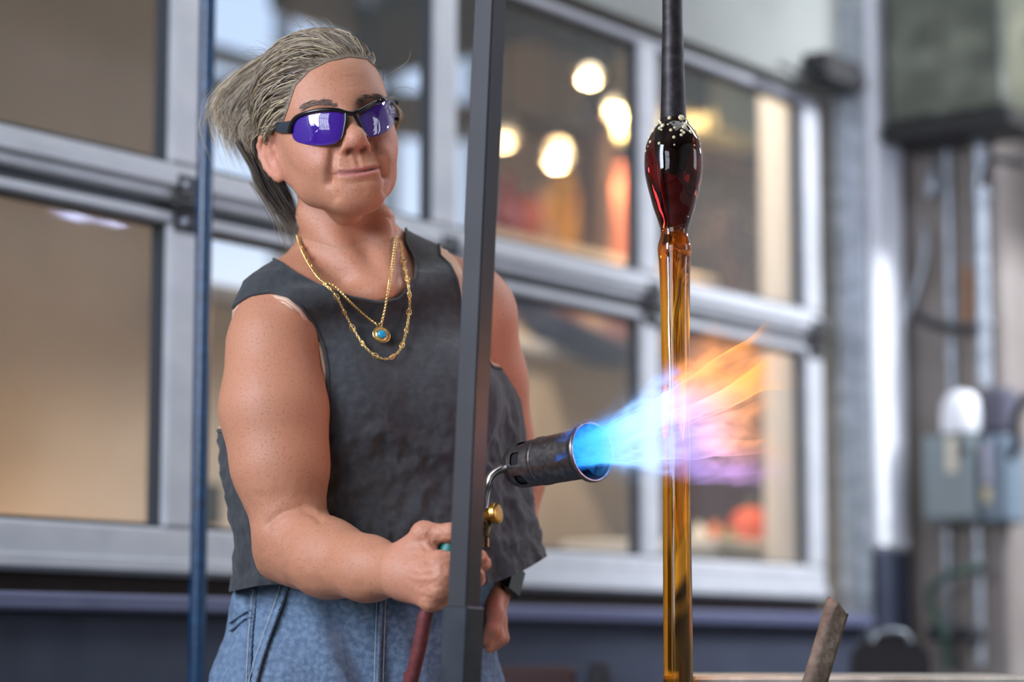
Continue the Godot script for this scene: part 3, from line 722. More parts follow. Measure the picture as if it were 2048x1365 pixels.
func foreground():
	var b := Mb.new()
	# the square steel post in front of the woman
	var p0 := P(928, 1200, 2.69); var p1 := P(981, 0, 2.79)
	var up := (p1 - p0).normalized()
	var foot := p0 - up * (p0.y / up.y)
	var zc := (CT.basis * Vector3(-0.587, 0, 0.81)); zc = (zc - up * zc.dot(up)).normalized()
	var T := Transform3D(Basis(up.cross(zc), up, zc), foot)
	var L := 2.6 / up.y
	var t := thing("steel_post", "square dark steel upright in front of the woman, slightly leaning", "post", foot)
	var cut := foot.distance_to(P(926, 1215, 2.688))
	b.box(Vector3(-0.0134, 0.02, -0.0134), Vector3(0.0134, L, 0.0134), 0.0014, T); part("square_tube", b, M.steel, t)
	b = Mb.new(); b.box(Vector3(-0.0168, 0.0, -0.0168), Vector3(0.0168, cut, 0.0168), 0.0012, T); part("sleeve", b, M.steel_dark, t, "thicker lower sleeve")
	b = Mb.new(); b.box(Vector3(-0.12, -0.001, -0.12), Vector3(0.12, 0.012, 0.12), 0.002, Transform3D(Basis.IDENTITY, foot)); part("foot_plate", b, M.steel, t)
	# the blue pole behind her shoulder
	var bp := P(404, 700, 3.9)
	b = Mb.new(); b.tube([Vector3(bp.x, 0, bp.z), Vector3(bp.x, 4.2, bp.z)], 0.0135, 20)
	solo("blue_pole", b, M.blue_paint, "slim glossy blue steel pole at the left, behind the woman", "pole")
	# the gather of amber glass on its iron
	var ax0 := P(1349, 1365, 3.0)
	var at_y := func(py: float) -> float: return (P(1350, py, 3.0)).y
	var axis := P(1350, 600, 3.0)
	var place_y := Transform3D(Basis.IDENTITY, Vector3(axis.x, 0, axis.z))
	var pr := []
	for q in [[228, 27.5], [238, 31], [246, 37.5], [256, 44], [267, 50], [281, 55], [297, 58], [315, 59], [333, 58.5], [352, 56], [369, 52.5], [390, 47], [410, 42], [428, 36], [441, 32], [452, 28.5], [462, 27.5], [470, 28.5], [480, 31], [490, 33.5], [500, 34], [515, 32.5], [540, 31], [564, 30.2], [620, 29.2], [700, 28.6], [800, 28], [900, 27.4], [1000, 27.6], [1150, 28.4], [1365, 29.2], [1500, 29.5]]:
		pr.append(Vector2(q[1] * 3.0 / F, at_y.call(q[0])))
	pr.append(Vector2(29.5 * 3.0 / F, 0.03)); pr.append(Vector2(0.014, 0.012))
	pr.reverse()
	var prof := []
	for i in pr.size() - 1:
		for j in 4: prof.append(pr[i].cubic_interpolate(pr[i + 1], pr[maxi(i - 1, 0)], pr[mini(i + 2, pr.size() - 1)], j / 4.0))
	prof.append(pr[-1])
	var gt := thing("amber_glass", "tall stretched amber and dark red glass piece hanging from the blowpipe into the flame", "glass", place_y * Vector3(0, 0.012, 0))
	b = Mb.new(); b.tinted = true
	var nz := FastNoiseLite.new(); nz.seed = 2; nz.frequency = 1.0
	var g := []
	for k in prof.size():
		var ring := []
		for i in 48:
			var a := -TAU * i / 48
			var r: float = prof[k].x * (1.0 + 0.022 * nz.get_noise_3d(cos(a) * 1.6, prof[k].y * 9.0, sin(a) * 1.6) + 0.012 * nz.get_noise_3d(cos(a) * 4.0, prof[k].y * 2.0, sin(a) * 4.0))
			ring.append(place_y * Vector3(r * cos(a), prof[k].y, r * sin(a)))
		g.append(ring)
	b.rows(g, true); b.cap(g[0], false); b.cap(g[-1], true)
	for i in b.v.size():
		var py := PX(CT.affine_inverse() * b.v[i]).y
		var c := Color(0.80, 0.31, 0.018)
		if py < 620: c = Color(0.60, 0.14, 0.012).lerp(Color(0.80, 0.31, 0.018), smoothstep(500, 620, py))
		if py < 500: c = Color(0.10, 0.007, 0.004).lerp(Color(0.60, 0.14, 0.012), smoothstep(440, 500, py))
		if py < 300: c = Color(0.62, 0.48, 0.36).lerp(Color(0.10, 0.007, 0.004), smoothstep(245, 310, py))
		b.c[i] = c
	part("glass_body", b, M.amber, gt)
	b = Mb.new()
	var r := RandomNumberGenerator.new(); r.seed = 8
	for i in 75:
		var py := r.randf_range(226, 300)
		var a := r.randf_range(0, TAU)
		var rad := 0.0
		for k in prof.size() - 1:
			if prof[k].y <= at_y.call(py) and prof[k + 1].y >= at_y.call(py): rad = prof[k].x
		if rad == 0.0: continue
		var s := r.randf_range(0.0012, 0.0040) * (1.15 - (py - 226) / 110.0)
		var o := place_y * Vector3(rad * cos(a), at_y.call(py), rad * sin(a))
		var nrm := Vector3(cos(a), 0.3, sin(a)).normalized()
		b.lathe([Vector2(s, -s * 0.2), Vector2(s * 0.9, s * 0.25), Vector2(s * 0.5, s * 0.5), Vector2(0, s * 0.6)], 8, aim(o, nrm), false)
	stuff(part("bubble", b, M.bubble, gt))
	# the iron
	var ip := thing("blowpipe", "dark iron blowpipe from above carrying the amber glass", "pipe", place_y * Vector3(0, at_y.call(330.0), 0))
	b = Mb.new(); b.lathe([Vector2(0.0, at_y.call(345)), Vector2(0.009, at_y.call(335)), Vector2(0.0155, at_y.call(300)), Vector2(0.0165, at_y.call(235)), Vector2(0.0150, at_y.call(150)), Vector2(0.0128, at_y.call(20)), Vector2(0.0125, 4.2)], 28, place_y); part("pipe", b, M.iron, ip)
	torch()
	# bench edge and the charred wooden stick
	var tt := thing("steel_bench", "low pale steel workbench along the bottom right edge", "table", P(1750, 1700, 3.2))
	var e0 := P(1385, 1354, 2.95); var e1 := P(2150, 1352, 2.95)
	b = Mb.new(); b.box(Vector3(e0.x, e0.y - 0.03, e0.z - 0.55), Vector3(e1.x, e0.y, e0.z), 0.004); part("bench_top", b, M.bench, tt)
	for x in [e0.x + 0.05, e1.x - 0.05]:
		for z in [e0.z - 0.5, e0.z - 0.05]:
			b = Mb.new(); b.box(Vector3(x - 0.02, 0, z - 0.02), Vector3(x + 0.02, e0.y - 0.03, z + 0.02), 0.003); part("leg", b, M.steel, tt)
	var s1 := P(1676, 1212, 2.88); var s0 := P(1630, 1365, 2.86)
	var sd := (s1 - s0).normalized()
	var sf := s1 - sd * ((s1.y) / sd.y)
	b = Mb.new()
	g = []
	var SL := s1.distance_to(sf)
	for k in 30:
		var f := k / 29.0
		var ring := []
		var x := sd.cross(CT.basis.z).normalized(); var z := x.cross(sd)
		var hw := lerpf(0.016, 0.0142, f)
		var hd := 0.010
		var l := SL * f
		for q in [[-1, -0.5], [-0.7, -1], [0.7, -1], [1, -0.5], [1, 0.5], [0.35, 1.0], [0.1, 0.86], [-0.7, 1], [-1, 0.5]]:
			var w := 1.0 + 0.05 * nz.get_noise_3d(q[0] * 2.0, f * 30.0, q[1] * 2.0)
			var endcut: float = (0.006 * q[0] + 0.005 * nz.get_noise_2d(q[0] * 9.0, q[1] * 9.0)) * smoothstep(0.97, 1.0, f)
			ring.append(sf + sd * (l + endcut) - x * (q[0] * hw * w) + z * (q[1] * hd * w))
		g.append(ring)
	b.rows(g, true); b.cap(g[0], false); b.cap(g[-1], true)
	solo("wooden_stick", b, M.wood, "weathered wooden stick with a broken top leaning at the bottom right", "stick")
	# clutter at the bottom, below the sill
	b = Mb.new(); bx(b, 990, 1334, 1152, 1420, 4.4, 0.12); solo("tool_box", b, M.maroon_dark, "dark maroon tool box at the bottom edge, right of the woman's hip", "box")
	b = Mb.new(); var jar := P(1200, 1420, 4.4); b.lathe([Vector2(0.0, -0.02), Vector2(0.022, -0.02), Vector2(0.024, 0.05), Vector2(0.018, 0.078), Vector2(0.02, 0.085), Vector2(0, 0.085)], 16, Transform3D(Basis.IDENTITY, jar), false); solo("jar", b, M.dark, "small dark jar at the bottom edge left of the amber rod", "jar")
	b = Mb.new(); b.box(Vector3(P(960, 1420, 4.4).x, 0.0, P(960, 1420, 4.4).z - 0.12), Vector3(P(1240, 1420, 4.4).x, P(1100, 1418, 4.4).y - 0.018, P(960, 1420, 4.4).z + 0.08), 0.006); solo("work_stand", b, M.dark, "dark work stand under the tool box and jar at the bottom edge", "stand")

func bx(b: Mb, x0: float, y0: float, x1: float, y1: float, z: float, dep: float):
	var p := P(x0, y1, z); var q := P(x1, y0, z)
	b.box(Vector3(p.x, p.y, p.z - dep), Vector3(q.x, q.y, p.z), 0.006)

func torch():
	var A := P(1030, 934, 2.965); var K := P(1185, 904, 2.872)
	var d := (K - A).normalized()
	var T := aim(A, d, CT.basis.z)
	var L := A.distance_to(K)
	var t := thing("gas_torch", "lit gas torch with a wide steel barrel and teal grip in the woman's fist", "torch", P(870, 1222, 2.82))
	var q := L / 0.143
	var prof := [Vector2(0.008, -0.016), Vector2(0.0105, -0.012), Vector2(0.012, -0.008), Vector2(0.017, -0.0055), Vector2(0.022, -0.001), Vector2(0.0255, 0.005), Vector2(0.0275, 0.012)]
	for i in 24: prof.append(Vector2(0.0278 + 0.0010 * i / 24.0, 0.013 + 0.0016 * i))
	prof.append_array([Vector2(0.0290, 0.0535), Vector2(0.0299, 0.055), Vector2(0.0290, 0.0565), Vector2(0.0290, 0.059), Vector2(0.0299, 0.0605), Vector2(0.0291, 0.062), Vector2(0.0296, 0.09), Vector2(0.0302, 0.126), Vector2(0.0316, 0.131), Vector2(0.0345, 0.1345), Vector2(0.0362, 0.137), Vector2(0.0366, 0.140), Vector2(0.0360, 0.143), Vector2(0.0340, 0.1435), Vector2(0.0330, 0.141)])
	for i in prof.size(): prof[i].y *= q
	var b := Mb.new(); b.lathe(prof, 72, Transform3D.IDENTITY, false)
	# air holes cut through the shell
	b = clip(b, func(p: Vector3) -> float:
		var y := p.y / q
		var best := 1.0
		for k in 6:
			var a := TAU * k / 6.0 + 0.95
			var da := wrapf(atan2(p.z, p.x) - a, -PI, PI) * 0.0278
			var e := Vector2(maxf(absf(da) - 0.004, 0.0), maxf(absf(y - 0.029) - 0.004, 0.0)).length() - 0.004
			best = minf(best, e)
		return -best)
	for i in b.v.size(): b.v[i] = T * b.v[i]
	part("barrel", b, M.torch_steel, t)
	b = Mb.new()
	var inner := [Vector2(0.0328, 0.1405 * q), Vector2(0.0300, 0.131 * q), Vector2(0.0280, 0.12 * q), Vector2(0.0262, 0.05 * q), Vector2(0.0255, 0.014 * q), Vector2(0.018, 0.004 * q), Vector2(0.0, 0.003 * q)]
	b.lathe(inner, 48, T, false); part("liner", b, M.soot, t)
	var neck_px := [[1026, 935, 2.962], [1008, 938, 2.94], [992, 944, 2.925], [979, 956, 2.91], [972, 978, 2.895], [968, 1010, 2.885], [964, 1046, 2.872]]
	var pts := []
	for n in neck_px: pts.append(P(n[0], n[1], n[2]))
	b = Mb.new(); b.tube(curve(pts, 6), 0.0056, 14); part("gooseneck", b, M.chrome, t)
	b = Mb.new(); b.tube([P(984, 970, 2.90), P(974, 1000, 2.885), P(968, 1030, 2.88)], 0.0011, 6); part("wire", b, M.chrome, t)
	# valve and brass knob
	b = Mb.new()
	var kc := P(972, 1032, 2.872); var kd := (CT.basis * Vector3(0.9, 0.22, 0.4)).normalized()
	var KT := aim(kc, kd, CT.basis.z)
	b.lathe([Vector2(0.004, -0.012), Vector2(0.005, 0.001), Vector2(0.0085, 0.002), Vector2(0.0092, 0.008), Vector2(0.0122, 0.009), Vector2(0.0128, 0.010), Vector2(0.0128, 0.0155), Vector2(0.0120, 0.017), Vector2(0.006, 0.0175), Vector2(0, 0.0172)], 28, KT, false); part("valve_knob", b, M.brass, t)
	b = Mb.new()
	var hb := P(858, 1216, 2.815); var ht := P(912, 1062, 2.822)
	b.tube([P(966, 1040, 2.872), P(970, 1056, 2.870), P(968, 1075, 2.866)], [0.0085, 0.0095, 0.008], 8); b.tube([P(968, 1075, 2.866), P(972, 1098, 2.86)], [0.007, 0.006], 6)
	b.tube([P(964, 1052, 2.868), ht], 0.0075, 12)
	part("valve_body", b, M.brass_dark, t)
	var hd := (ht - hb).normalized()
	b = Mb.new(); b.lathe([Vector2(0.008, -0.004), Vector2(0.0105, 0.0), Vector2(0.0125, 0.02), Vector2(0.0115, 0.045), Vector2(0.0128, 0.075), Vector2(0.0135, hb.distance_to(ht) - 0.008), Vector2(0.0118, hb.distance_to(ht)), Vector2(0.007, hb.distance_to(ht) + 0.002)], 24, aim(hb, hd)); part("grip", b, M.teal, t, "teal plastic grip")
	# hose
	var hs := [hb - hd * -0.004, P(851, 1232, 2.815), P(840, 1290, 2.82), P(823, 1362, 2.83)]
	var low := P(815, 1420, 2.84)
	hs.append(low); hs.append(Vector3(low.x - 0.03, 0.45, low.z)); hs.append(Vector3(low.x - 0.02, 0.08, low.z - 0.05)); hs.append(Vector3(low.x + 0.15, 0.009, low.z - 0.1)); hs.append(Vector3(low.x + 0.7, 0.009, low.z + 0.2))
	b = Mb.new(); b.tube(curve(hs, 8), 0.0085, 14)
	solo("gas_hose", b, M.hose, "maroon rubber gas hose hanging down from the torch grip", "hose")
	flame(T, L)

func flame(T: Transform3D, L: float):
	# luminous sheets of burning gas: curved ribbons along the flow, bright along the middle and faint at the edges
	var mouth := T * Vector3(0, L * 0.93, 0)
	var t := thing("flame", "blue torch flame turning violet and orange past the amber glass rod", "flame", mouth)
	var r := RandomNumberGenerator.new(); r.seed = 21
	var nz := FastNoiseLite.new(); nz.seed = 5; nz.frequency = 1.0
	var d := (T.basis.y).normalized()
	var sheets := []
	# [start across, start up, end px, end py, half width at the end, start distance, colour set, strength]
	var ends := []
	for i in 6: ends.append([r.randf_range(1400, 1590), lerpf(690, 930, (i + 0.5) / 6.0), 0.060, 1, 1.05])
	for i in 7: ends.append([r.randf_range(1320, 1400), lerpf(805, 935, (i + 0.5) / 7.0), 0.014, 0, 1.3])
	for i in 9: ends.append([r.randf_range(1480, 1600), lerpf(690, 960, (i + 0.5) / 9.0), 0.030, 1, 1.9])
	for i in 6: ends.append([r.randf_range(1440, 1590), r.randf_range(610, 780), 0.034, 2, 2.6])
	for e in ends:
		var b := Mb.new(); b.tinted = true
		var goal := P(e[0], e[1], 2.94 + r.randf_range(-0.03, 0.03))
		var off := T.basis.x * r.randf_range(-0.018, 0.018) + T.basis.z * r.randf_range(-0.018, 0.018)
		var vert: float = clampf((870.0 - e[1]) / 60.0, -1.0, 1.0)
		off = off * 0.75 + CT.basis.y * 0.009 * vert
		var st := T * Vector3(0, L * 0.72, 0) + off * 0.9
		var mid := T * Vector3(0, L * 1.0, 0) + off * 1.1
		var mid2 := mid.lerp(goal, 0.45) + CT.basis.y * (-0.006)
		var line := curve([st, mid, mid2, goal], 12)
		var spin := r.randf_range(0, TAU)
		var n := line.size()
		var across := 7
		for k in n:
			var f := float(k) / (n - 1)
			var dd: Vector3 = (line[mini(k + 1, n - 1)] - line[maxi(k - 1, 0)]).normalized()
			var x := dd.cross(CT.basis.z).normalized(); var z := x.cross(dd)
			var a := spin + f * 1.6
			var wd := (x * cos(a) + z * sin(a))
			var hw: float = lerpf(0.007, e[2], f) * (1.0 + 0.5 * nz.get_noise_2d(f * 5.0, e[1]))
			var lift := CT.basis.y * 0.010 * nz.get_noise_2d(f * 3.5 + 9.0, e[0]) * f + CT.basis.x * 0.0
			for j in across:
				var s := j / (across - 1.0) * 2.0 - 1.0
				var bend := wd.cross(dd) * hw * 0.5 * s * s
				var p: Vector3 = line[k] + lift + wd * hw * s + bend
				var px := PX(CT.affine_inverse() * p).x
				var soft := pow(maxf(0.0, 1.0 - s * s), 1.5)
				var g := 0.5 + 0.9 * nz.get_noise_3d(f * 7.0 + e[0], s * 1.6, e[1] * 0.3) + 0.5 * nz.get_noise_3d(f * 18.0, s * 4.0 + e[1], 3.0)
				var alpha := soft * clampf(g, 0.05, 1.0) * smoothstep(0.0, 0.12, f) * (1.0 - smoothstep(0.78, 1.0, f))
				var c := flame_tone(px, PX(CT.affine_inverse() * p).y, e[3])
				alpha *= c.a * e[4]
				b.col = Color(c.r, c.g, c.b, clampf(alpha * 0.75, 0.0, 0.6))
				b.add(p)
			if k > 0:
				for j in across - 1:
					var q := k * across + j
					b.quad(q - across, q - across + 1, q + 1, q)
		stuff(part("flame_sheet", b, M.flame, t))
	omni("flame_light", P(1270, 880, 2.90), rgb(120, 165, 255), 0.02, 0.04)
	omni("flame_warm_light", P(1450, 800, 2.93), rgb(255, 160, 80), 0.06, 0.05)

func flame_tone(px: float, py: float, kind: int) -> Color:     # linear colour and density along the burn
	var stops := [[1150, 0.02, 0.22, 1.0, 0.55], [1200, 0.06, 0.36, 1.0, 0.40], [1260, 0.30, 0.55, 1.0, 0.28], [1330, 0.38, 0.50, 1.0, 0.26], [1380, 0.50, 0.42, 1.0, 0.24], [1430, 0.95, 0.48, 0.62, 0.34], [1490, 1.0, 0.42, 0.22, 0.42], [1580, 1.0, 0.38, 0.16, 0.34]]
	var c := Color(stops[0][1], stops[0][2], stops[0][3], stops[0][4])
	for i in stops.size() - 1:
		if px >= stops[i][0]:
			var f := clampf((px - stops[i][0]) / (stops[i + 1][0] - stops[i][0]), 0.0, 1.0)
			var A := Color(stops[i][1], stops[i][2], stops[i][3], stops[i][4]); var D := Color(stops[i + 1][1], stops[i + 1][2], stops[i + 1][3], stops[i + 1][4])
			c = A.lerp(D, f)
	if px > 1350.0:
		var a := c.a
		c = c.lerp(Color(1.0, 0.36, 0.06), clampf((860.0 - py) / 120.0, 0.0, 0.9))
		c = c.lerp(Color(0.30, 0.20, 0.60), clampf((py - 890.0) / 60.0, 0.0, 0.8))
		c.a = a
	return c

# ---- a body as a field: tapered bones, ellipsoids and cross-section tables joined by smooth minima, meshed as surface nets ----
class Field:
	var kind := PackedInt32Array()      # 0 bone, 1 ellipsoid, 2 table of cross sections
	var cut := PackedInt32Array()
	var a := PackedVector3Array()
	var d := PackedVector3Array()
	var inv := PackedFloat32Array()
	var r0 := PackedFloat32Array()
	var r1 := PackedFloat32Array()
	var k := PackedFloat32Array()
	var rad := PackedVector3Array()
	var loc: Array[Transform3D] = []
	var tables := []
	func base(kd: int, kk: float, c: int):
		kind.append(kd); k.append(kk); cut.append(c)
		a.append(Vector3.ZERO); d.append(Vector3.ZERO); inv.append(0); r0.append(0); r1.append(0); rad.append(Vector3.ONE); loc.append(Transform3D.IDENTITY); tables.append([])
	func bone(p: Vector3, q: Vector3, ra: float, rb: float, kk := 0.02, c := 0) -> Field:
		base(0, kk, c)
		var n := kind.size() - 1
		a[n] = p; d[n] = q - p; inv[n] = 1.0 / maxf((q - p).length_squared(), 1e-12); r0[n] = ra; r1[n] = rb - ra
		return self
	func chain(pts: Array, rs: Array, kk := 0.015):
		for i in pts.size() - 1: bone(pts[i], pts[i + 1], rs[i], rs[i + 1], kk)
	func egg(p: Vector3, r: Vector3, kk := 0.02, b := Basis.IDENTITY, c := 0) -> Field:
		base(1, kk, c)
		var n := kind.size() - 1
		rad[n] = r; loc[n] = Transform3D(b, p).affine_inverse()
		return self
	func table(rows: Array, turn: float, kk := 0.02) -> Field:   # rows of [y, x, z, half width, half depth], from the top down, the section turned about y
		base(2, kk, 0)
		var n := kind.size() - 1
		tables[n] = rows; r0[n] = cos(turn); r1[n] = sin(turn)
		return self
	func section(rows: Array, y: float) -> PackedFloat32Array:
		var n := rows.size()
		var i := 0
		while i < n - 2 and y < rows[i + 1][0]: i += 1
		var A: Array = rows[maxi(i - 1, 0)]; var B: Array = rows[i]; var C: Array = rows[i + 1]; var D: Array = rows[mini(i + 2, n - 1)]
		var f := clampf((B[0] - y) / (B[0] - C[0]), 0.0, 1.0)
		var o := PackedFloat32Array(); o.resize(4)
		for j in 4: o[j] = cubic_interpolate(B[j + 1], C[j + 1], A[j + 1], D[j + 1], f)
		return o
	func one(i: int, p: Vector3) -> float:
		var kd := kind[i]
		if kd == 0:
			var q := p - a[i]
			var h := clampf(q.dot(d[i]) * inv[i], 0.0, 1.0)
			return (q - d[i] * h).length() - r0[i] - r1[i] * h
		if kd == 1:
			var q := loc[i] * p
			var e := q / rad[i]
			var k0 := e.length()
			var k1 := (e / rad[i]).length()
			if k1 < 1e-6: return -minf(rad[i].x, minf(rad[i].y, rad[i].z))
			return k0 * (k0 - 1.0) / k1
		var s := section(tables[i], p.y)
		var x := p.x - s[0]
		var z := p.z - s[1]
		var u := (x * r0[i] - z * r1[i])
		var w := (x * r1[i] + z * r0[i])
		var k0 := Vector2(u / s[2], w / s[3]).length()
		var k1 := Vector2(u / (s[2] * s[2]), w / (s[3] * s[3])).length()
		var dd := k0 * (k0 - 1.0) / maxf(k1, 1e-6) if k0 > 0.05 else -minf(s[2], s[3])
		var over: float = maxf(p.y - tables[i][0][0], tables[i][-1][0] - p.y)
		return maxf(dd, over)
	func at(p: Vector3, act: PackedInt32Array) -> float:
		var o := 1.0
		for i in act:
			var e := one(i, p)
			var kk := k[i]
			if cut[i] == 0:
				var h := maxf(kk - absf(o - e), 0.0) / kk
				o = minf(o, e) - h * h * kk * 0.25
			else:
				var h := maxf(kk - absf(o + e), 0.0) / kk
				o = maxf(o, -e) + h * h * kk * 0.25
		return o
	func all() -> PackedInt32Array:
		var o := PackedInt32Array()
		for i in kind.size(): o.append(i)
		return o
	func near(p: Vector3, reach: float) -> PackedInt32Array:
		var e := PackedFloat32Array()
		var lo := 1e9
		for i in kind.size():
			var x := one(i, p)
			e.append(x)
			if cut[i] == 0: lo = minf(lo, x)
		var o := PackedInt32Array()
		for i in kind.size():
			if cut[i] == 0 and e[i] < lo + 2.2 * reach + k[i] or cut[i] == 1 and e[i] < reach + k[i]: o.append(i)
		return o
	func mesh(lo: Vector3, hi: Vector3, cell: float, shift := 0.0) -> Mb:   # the surface where the field equals shift
		const B := 8
		var nb := Vector3i(((hi - lo) / (cell * B)).ceil())
		var n := nb * B + Vector3i.ONE
		var val := PackedFloat32Array(); val.resize(n.x * n.y * n.z); val.fill(1.0)
		var spot := PackedInt32Array(); spot.resize(n.x * n.y * n.z); spot.fill(-1)
		var sx := 1; var sy := n.x; var sz := n.x * n.y
		var blocks := []
		var R := cell * B * 0.8661
		for bz in nb.z:
			for by in nb.y:
				for bx in nb.x:
					var c := lo + Vector3(bx + 0.5, by + 0.5, bz + 0.5) * cell * B
					var act := near(c, R)
					var dc := at(c, act) - shift
					if absf(dc) > R * 1.5 + 0.006: continue
					blocks.append(Vector3i(bx, by, bz) * B)
					for z in B + 1:
						for y in B + 1:
							var q := (bz * B + z) * sz + (by * B + y) * sy + bx * B
							var p := lo + Vector3(bx * B, by * B + y, bz * B + z) * cell
							for x in B + 1:
								if val[q] == 1.0: val[q] = at(p, act) - shift
								q += 1
								p.x += cell
		var m := Mb.new()
		var off := PackedInt32Array([0, sx, sy, sx + sy, sz, sx + sz, sy + sz, sx + sy + sz])
		var e0 := PackedInt32Array([0, 2, 4, 6, 0, 1, 4, 5, 0, 1, 2, 3])
		var e1 := PackedInt32Array([1, 3, 5, 7, 2, 3, 6, 7, 4, 5, 6, 7])
		for o in blocks:
			for z in B:
				for y in B:
					for x in B:
						var q: int = (o.z + z) * sz + (o.y + y) * sy + o.x + x
						var f0 := val[q]
						var mask := 0
						for j in 8:
							if val[q + off[j]] < 0.0: mask |= 1 << j
						if mask == 0 or mask == 255: continue
						var s := Vector3.ZERO
						var cnt := 0
						for j in 12:
							var A := val[q + off[e0[j]]]
							var C := val[q + off[e1[j]]]
							if (A < 0.0) == (C < 0.0): continue
							var f := A / (A - C)
							var i0 := e0[j]
							var w := Vector3(i0 & 1, (i0 >> 1) & 1, i0 >> 2)
							w[j / 4] = f
							s += w
							cnt += 1
						spot[q] = m.add(lo + (Vector3(o.x + x, o.y + y, o.z + z) + s / cnt) * cell)
		for o in blocks:
			for z in B:
				for y in B:
					for x in B:
						var q: int = (o.z + z) * sz + (o.y + y) * sy + o.x + x
						if spot[q] < 0: continue
						var inside := val[q] < 0.0
						for ax in 3:
							var st: int = [sx, sy, sz][ax]
							if (val[q + st] < 0.0) == inside: continue
							var s1: int = [sy, sz, sx][ax]
							var s2: int = [sz, sx, sy][ax]
							if q - s1 - s2 < 0: continue
							var A := spot[q - s1 - s2]; var C := spot[q - s2]; var D := spot[q]; var E := spot[q - s1]
							if A < 0 or C < 0 or D < 0 or E < 0: continue
							if inside: m.quad(A, C, D, E)
							else: m.quad(A, E, D, C)
		return m
	func hit(from: Vector3, dir: Vector3, far := 4.0, lift := 0.0) -> Vector3:   # where a ray first meets the surface
		var t := 0.0
		var act := all()
		dir = dir.normalized()
		for i in 120:
			var e := at(from + dir * t, act) - lift
			if e < 0.0002: break
			t += e * 0.7
			if t > far: break
		return from + dir * t
	func normal(p: Vector3) -> Vector3:
		var act := near(p, 0.01)
		var e := 0.0015
		return Vector3(at(p + Vector3(e, 0, 0), act) - at(p - Vector3(e, 0, 0), act), at(p + Vector3(0, e, 0), act) - at(p - Vector3(0, e, 0), act), at(p + Vector3(0, 0, e), act) - at(p - Vector3(0, 0, e), act)).normalized()

func V(px: float, py: float, z: float) -> Vector3:   # the same in the camera's axes, where the figure was measured
	return Vector3((px - 1024.0) * z / F, -(py - 682.5) * z / F, -z)

func clip(m: Mb, f: Callable, edges = null) -> Mb:     # keeps what lies where f < 0, with a clean edge
	var o := Mb.new(); o.tinted = m.tinted
	var val := PackedFloat32Array(); val.resize(m.v.size())
	for i in m.v.size(): val[i] = f.call(m.v[i])
	var map := PackedInt32Array(); map.resize(m.v.size()); map.fill(-1)
	var cuts := {}
	for i in range(0, m.ix.size(), 3):
		var t := [m.ix[i], m.ix[i + 1], m.ix[i + 2]]
		var poly := []
		var seg := []
		for j in 3:
			var A: int = t[j]; var B: int = t[(j + 1) % 3]
			if val[A] < 0.0:
				if map[A] < 0:
					o.col = m.c[A]; map[A] = o.add(m.v[A], m.t[A])
				poly.append(map[A])
			if (val[A] < 0.0) != (val[B] < 0.0):
				var key := Vector2i(mini(A, B), maxi(A, B))
				if not cuts.has(key):
					var w := val[A] / (val[A] - val[B])
					o.col = m.c[A].lerp(m.c[B], w)
					cuts[key] = o.add(m.v[A].lerp(m.v[B], w), m.t[A].lerp(m.t[B], w))
				poly.append(cuts[key]); seg.append(cuts[key])
		for j in range(1, poly.size() - 1): o.ix.append_array(PackedInt32Array([poly[0], poly[j], poly[j + 1]]))
		if edges != null and seg.size() == 2: edges.append(seg)
	o.col = Color.WHITE
	return o

func loops(m: Mb, segs: Array) -> Array:               # the clipped edge as chains of vertex numbers
	var nb := {}
	for s in segs:
		for j in 2:
			if not nb.has(s[j]): nb[s[j]] = []
			nb[s[j]].append(s[1 - j])
	var seen := {}
	var out := []
	var starts: Array = nb.keys().filter(func(x): return nb[x].size() == 1) + nb.keys()
	for k0 in starts:
		if seen.has(k0): continue
		var chain := [k0]; seen[k0] = true
		var at: int = k0
		while true:
			var nx := -1
			for q in nb[at]:
				if not seen.has(q): nx = q; break
			if nx < 0: break
			seen[nx] = true; chain.append(nx); at = nx
		if chain.size() > 6:
			if nb[chain[-1]].has(k0): chain.append(k0)
			out.append(chain)
	return out

func smooth_path(pts: Array, times: int) -> Array:
	var loop: bool = pts[0].distance_to(pts[-1]) < 1e-6
	for t in times:
		var q := pts.duplicate()
		for i in range(1, pts.size() - 1): q[i] = (pts[i - 1] + pts[i] * 2.0 + pts[i + 1]) * 0.25
		if loop:
			q[0] = (pts[-2] + pts[0] * 2.0 + pts[1]) * 0.25; q[-1] = q[0]
		pts = q
	return pts

func curve(pts: Array, n: int) -> Array:               # a smooth line through points
	var o := []
	for i in pts.size() - 1:
		for j in n:
			var A = pts[maxi(i - 1, 0)]; var D = pts[mini(i + 2, pts.size() - 1)]
			o.append(pts[i].cubic_interpolate(pts[i + 1], A, D, float(j) / n))
	o.append(pts[-1])
	return o

const YAW := 0.43           # the chest is turned this far towards the glass
var HT: Transform3D          # head axes (her left, up, forward) in the camera's axes
var skin_col := Color(0.47, 0.215, 0.125)
var HS := 1.0

func near_line(p: Vector2, line: Array) -> float:
	var lo := 1e9
	for i in line.size() - 1:
		lo = minf(lo, p.distance_to(Geometry2D.get_closest_point_to_segment(p, line[i], line[i + 1])))
	return lo

func torso_rows() -> Array:
	var T := []
	for r in [[585, 735, 0.140, 0.060], [640, 742, 0.158, 0.085], [720, 748, 0.163, 0.100], [800, 750, 0.165, 0.108], [900, 752, 0.158, 0.106], [1000, 755, 0.155, 0.104], [1100, 752, 0.155, 0.098], [1180, 735, 0.155, 0.092], [1230, 730, 0.145, 0.085]]:
		var q := V(r[1], r[0], 3.2)
		T.append([q.y, q.x, q.z, r[2], r[3]])
	return T

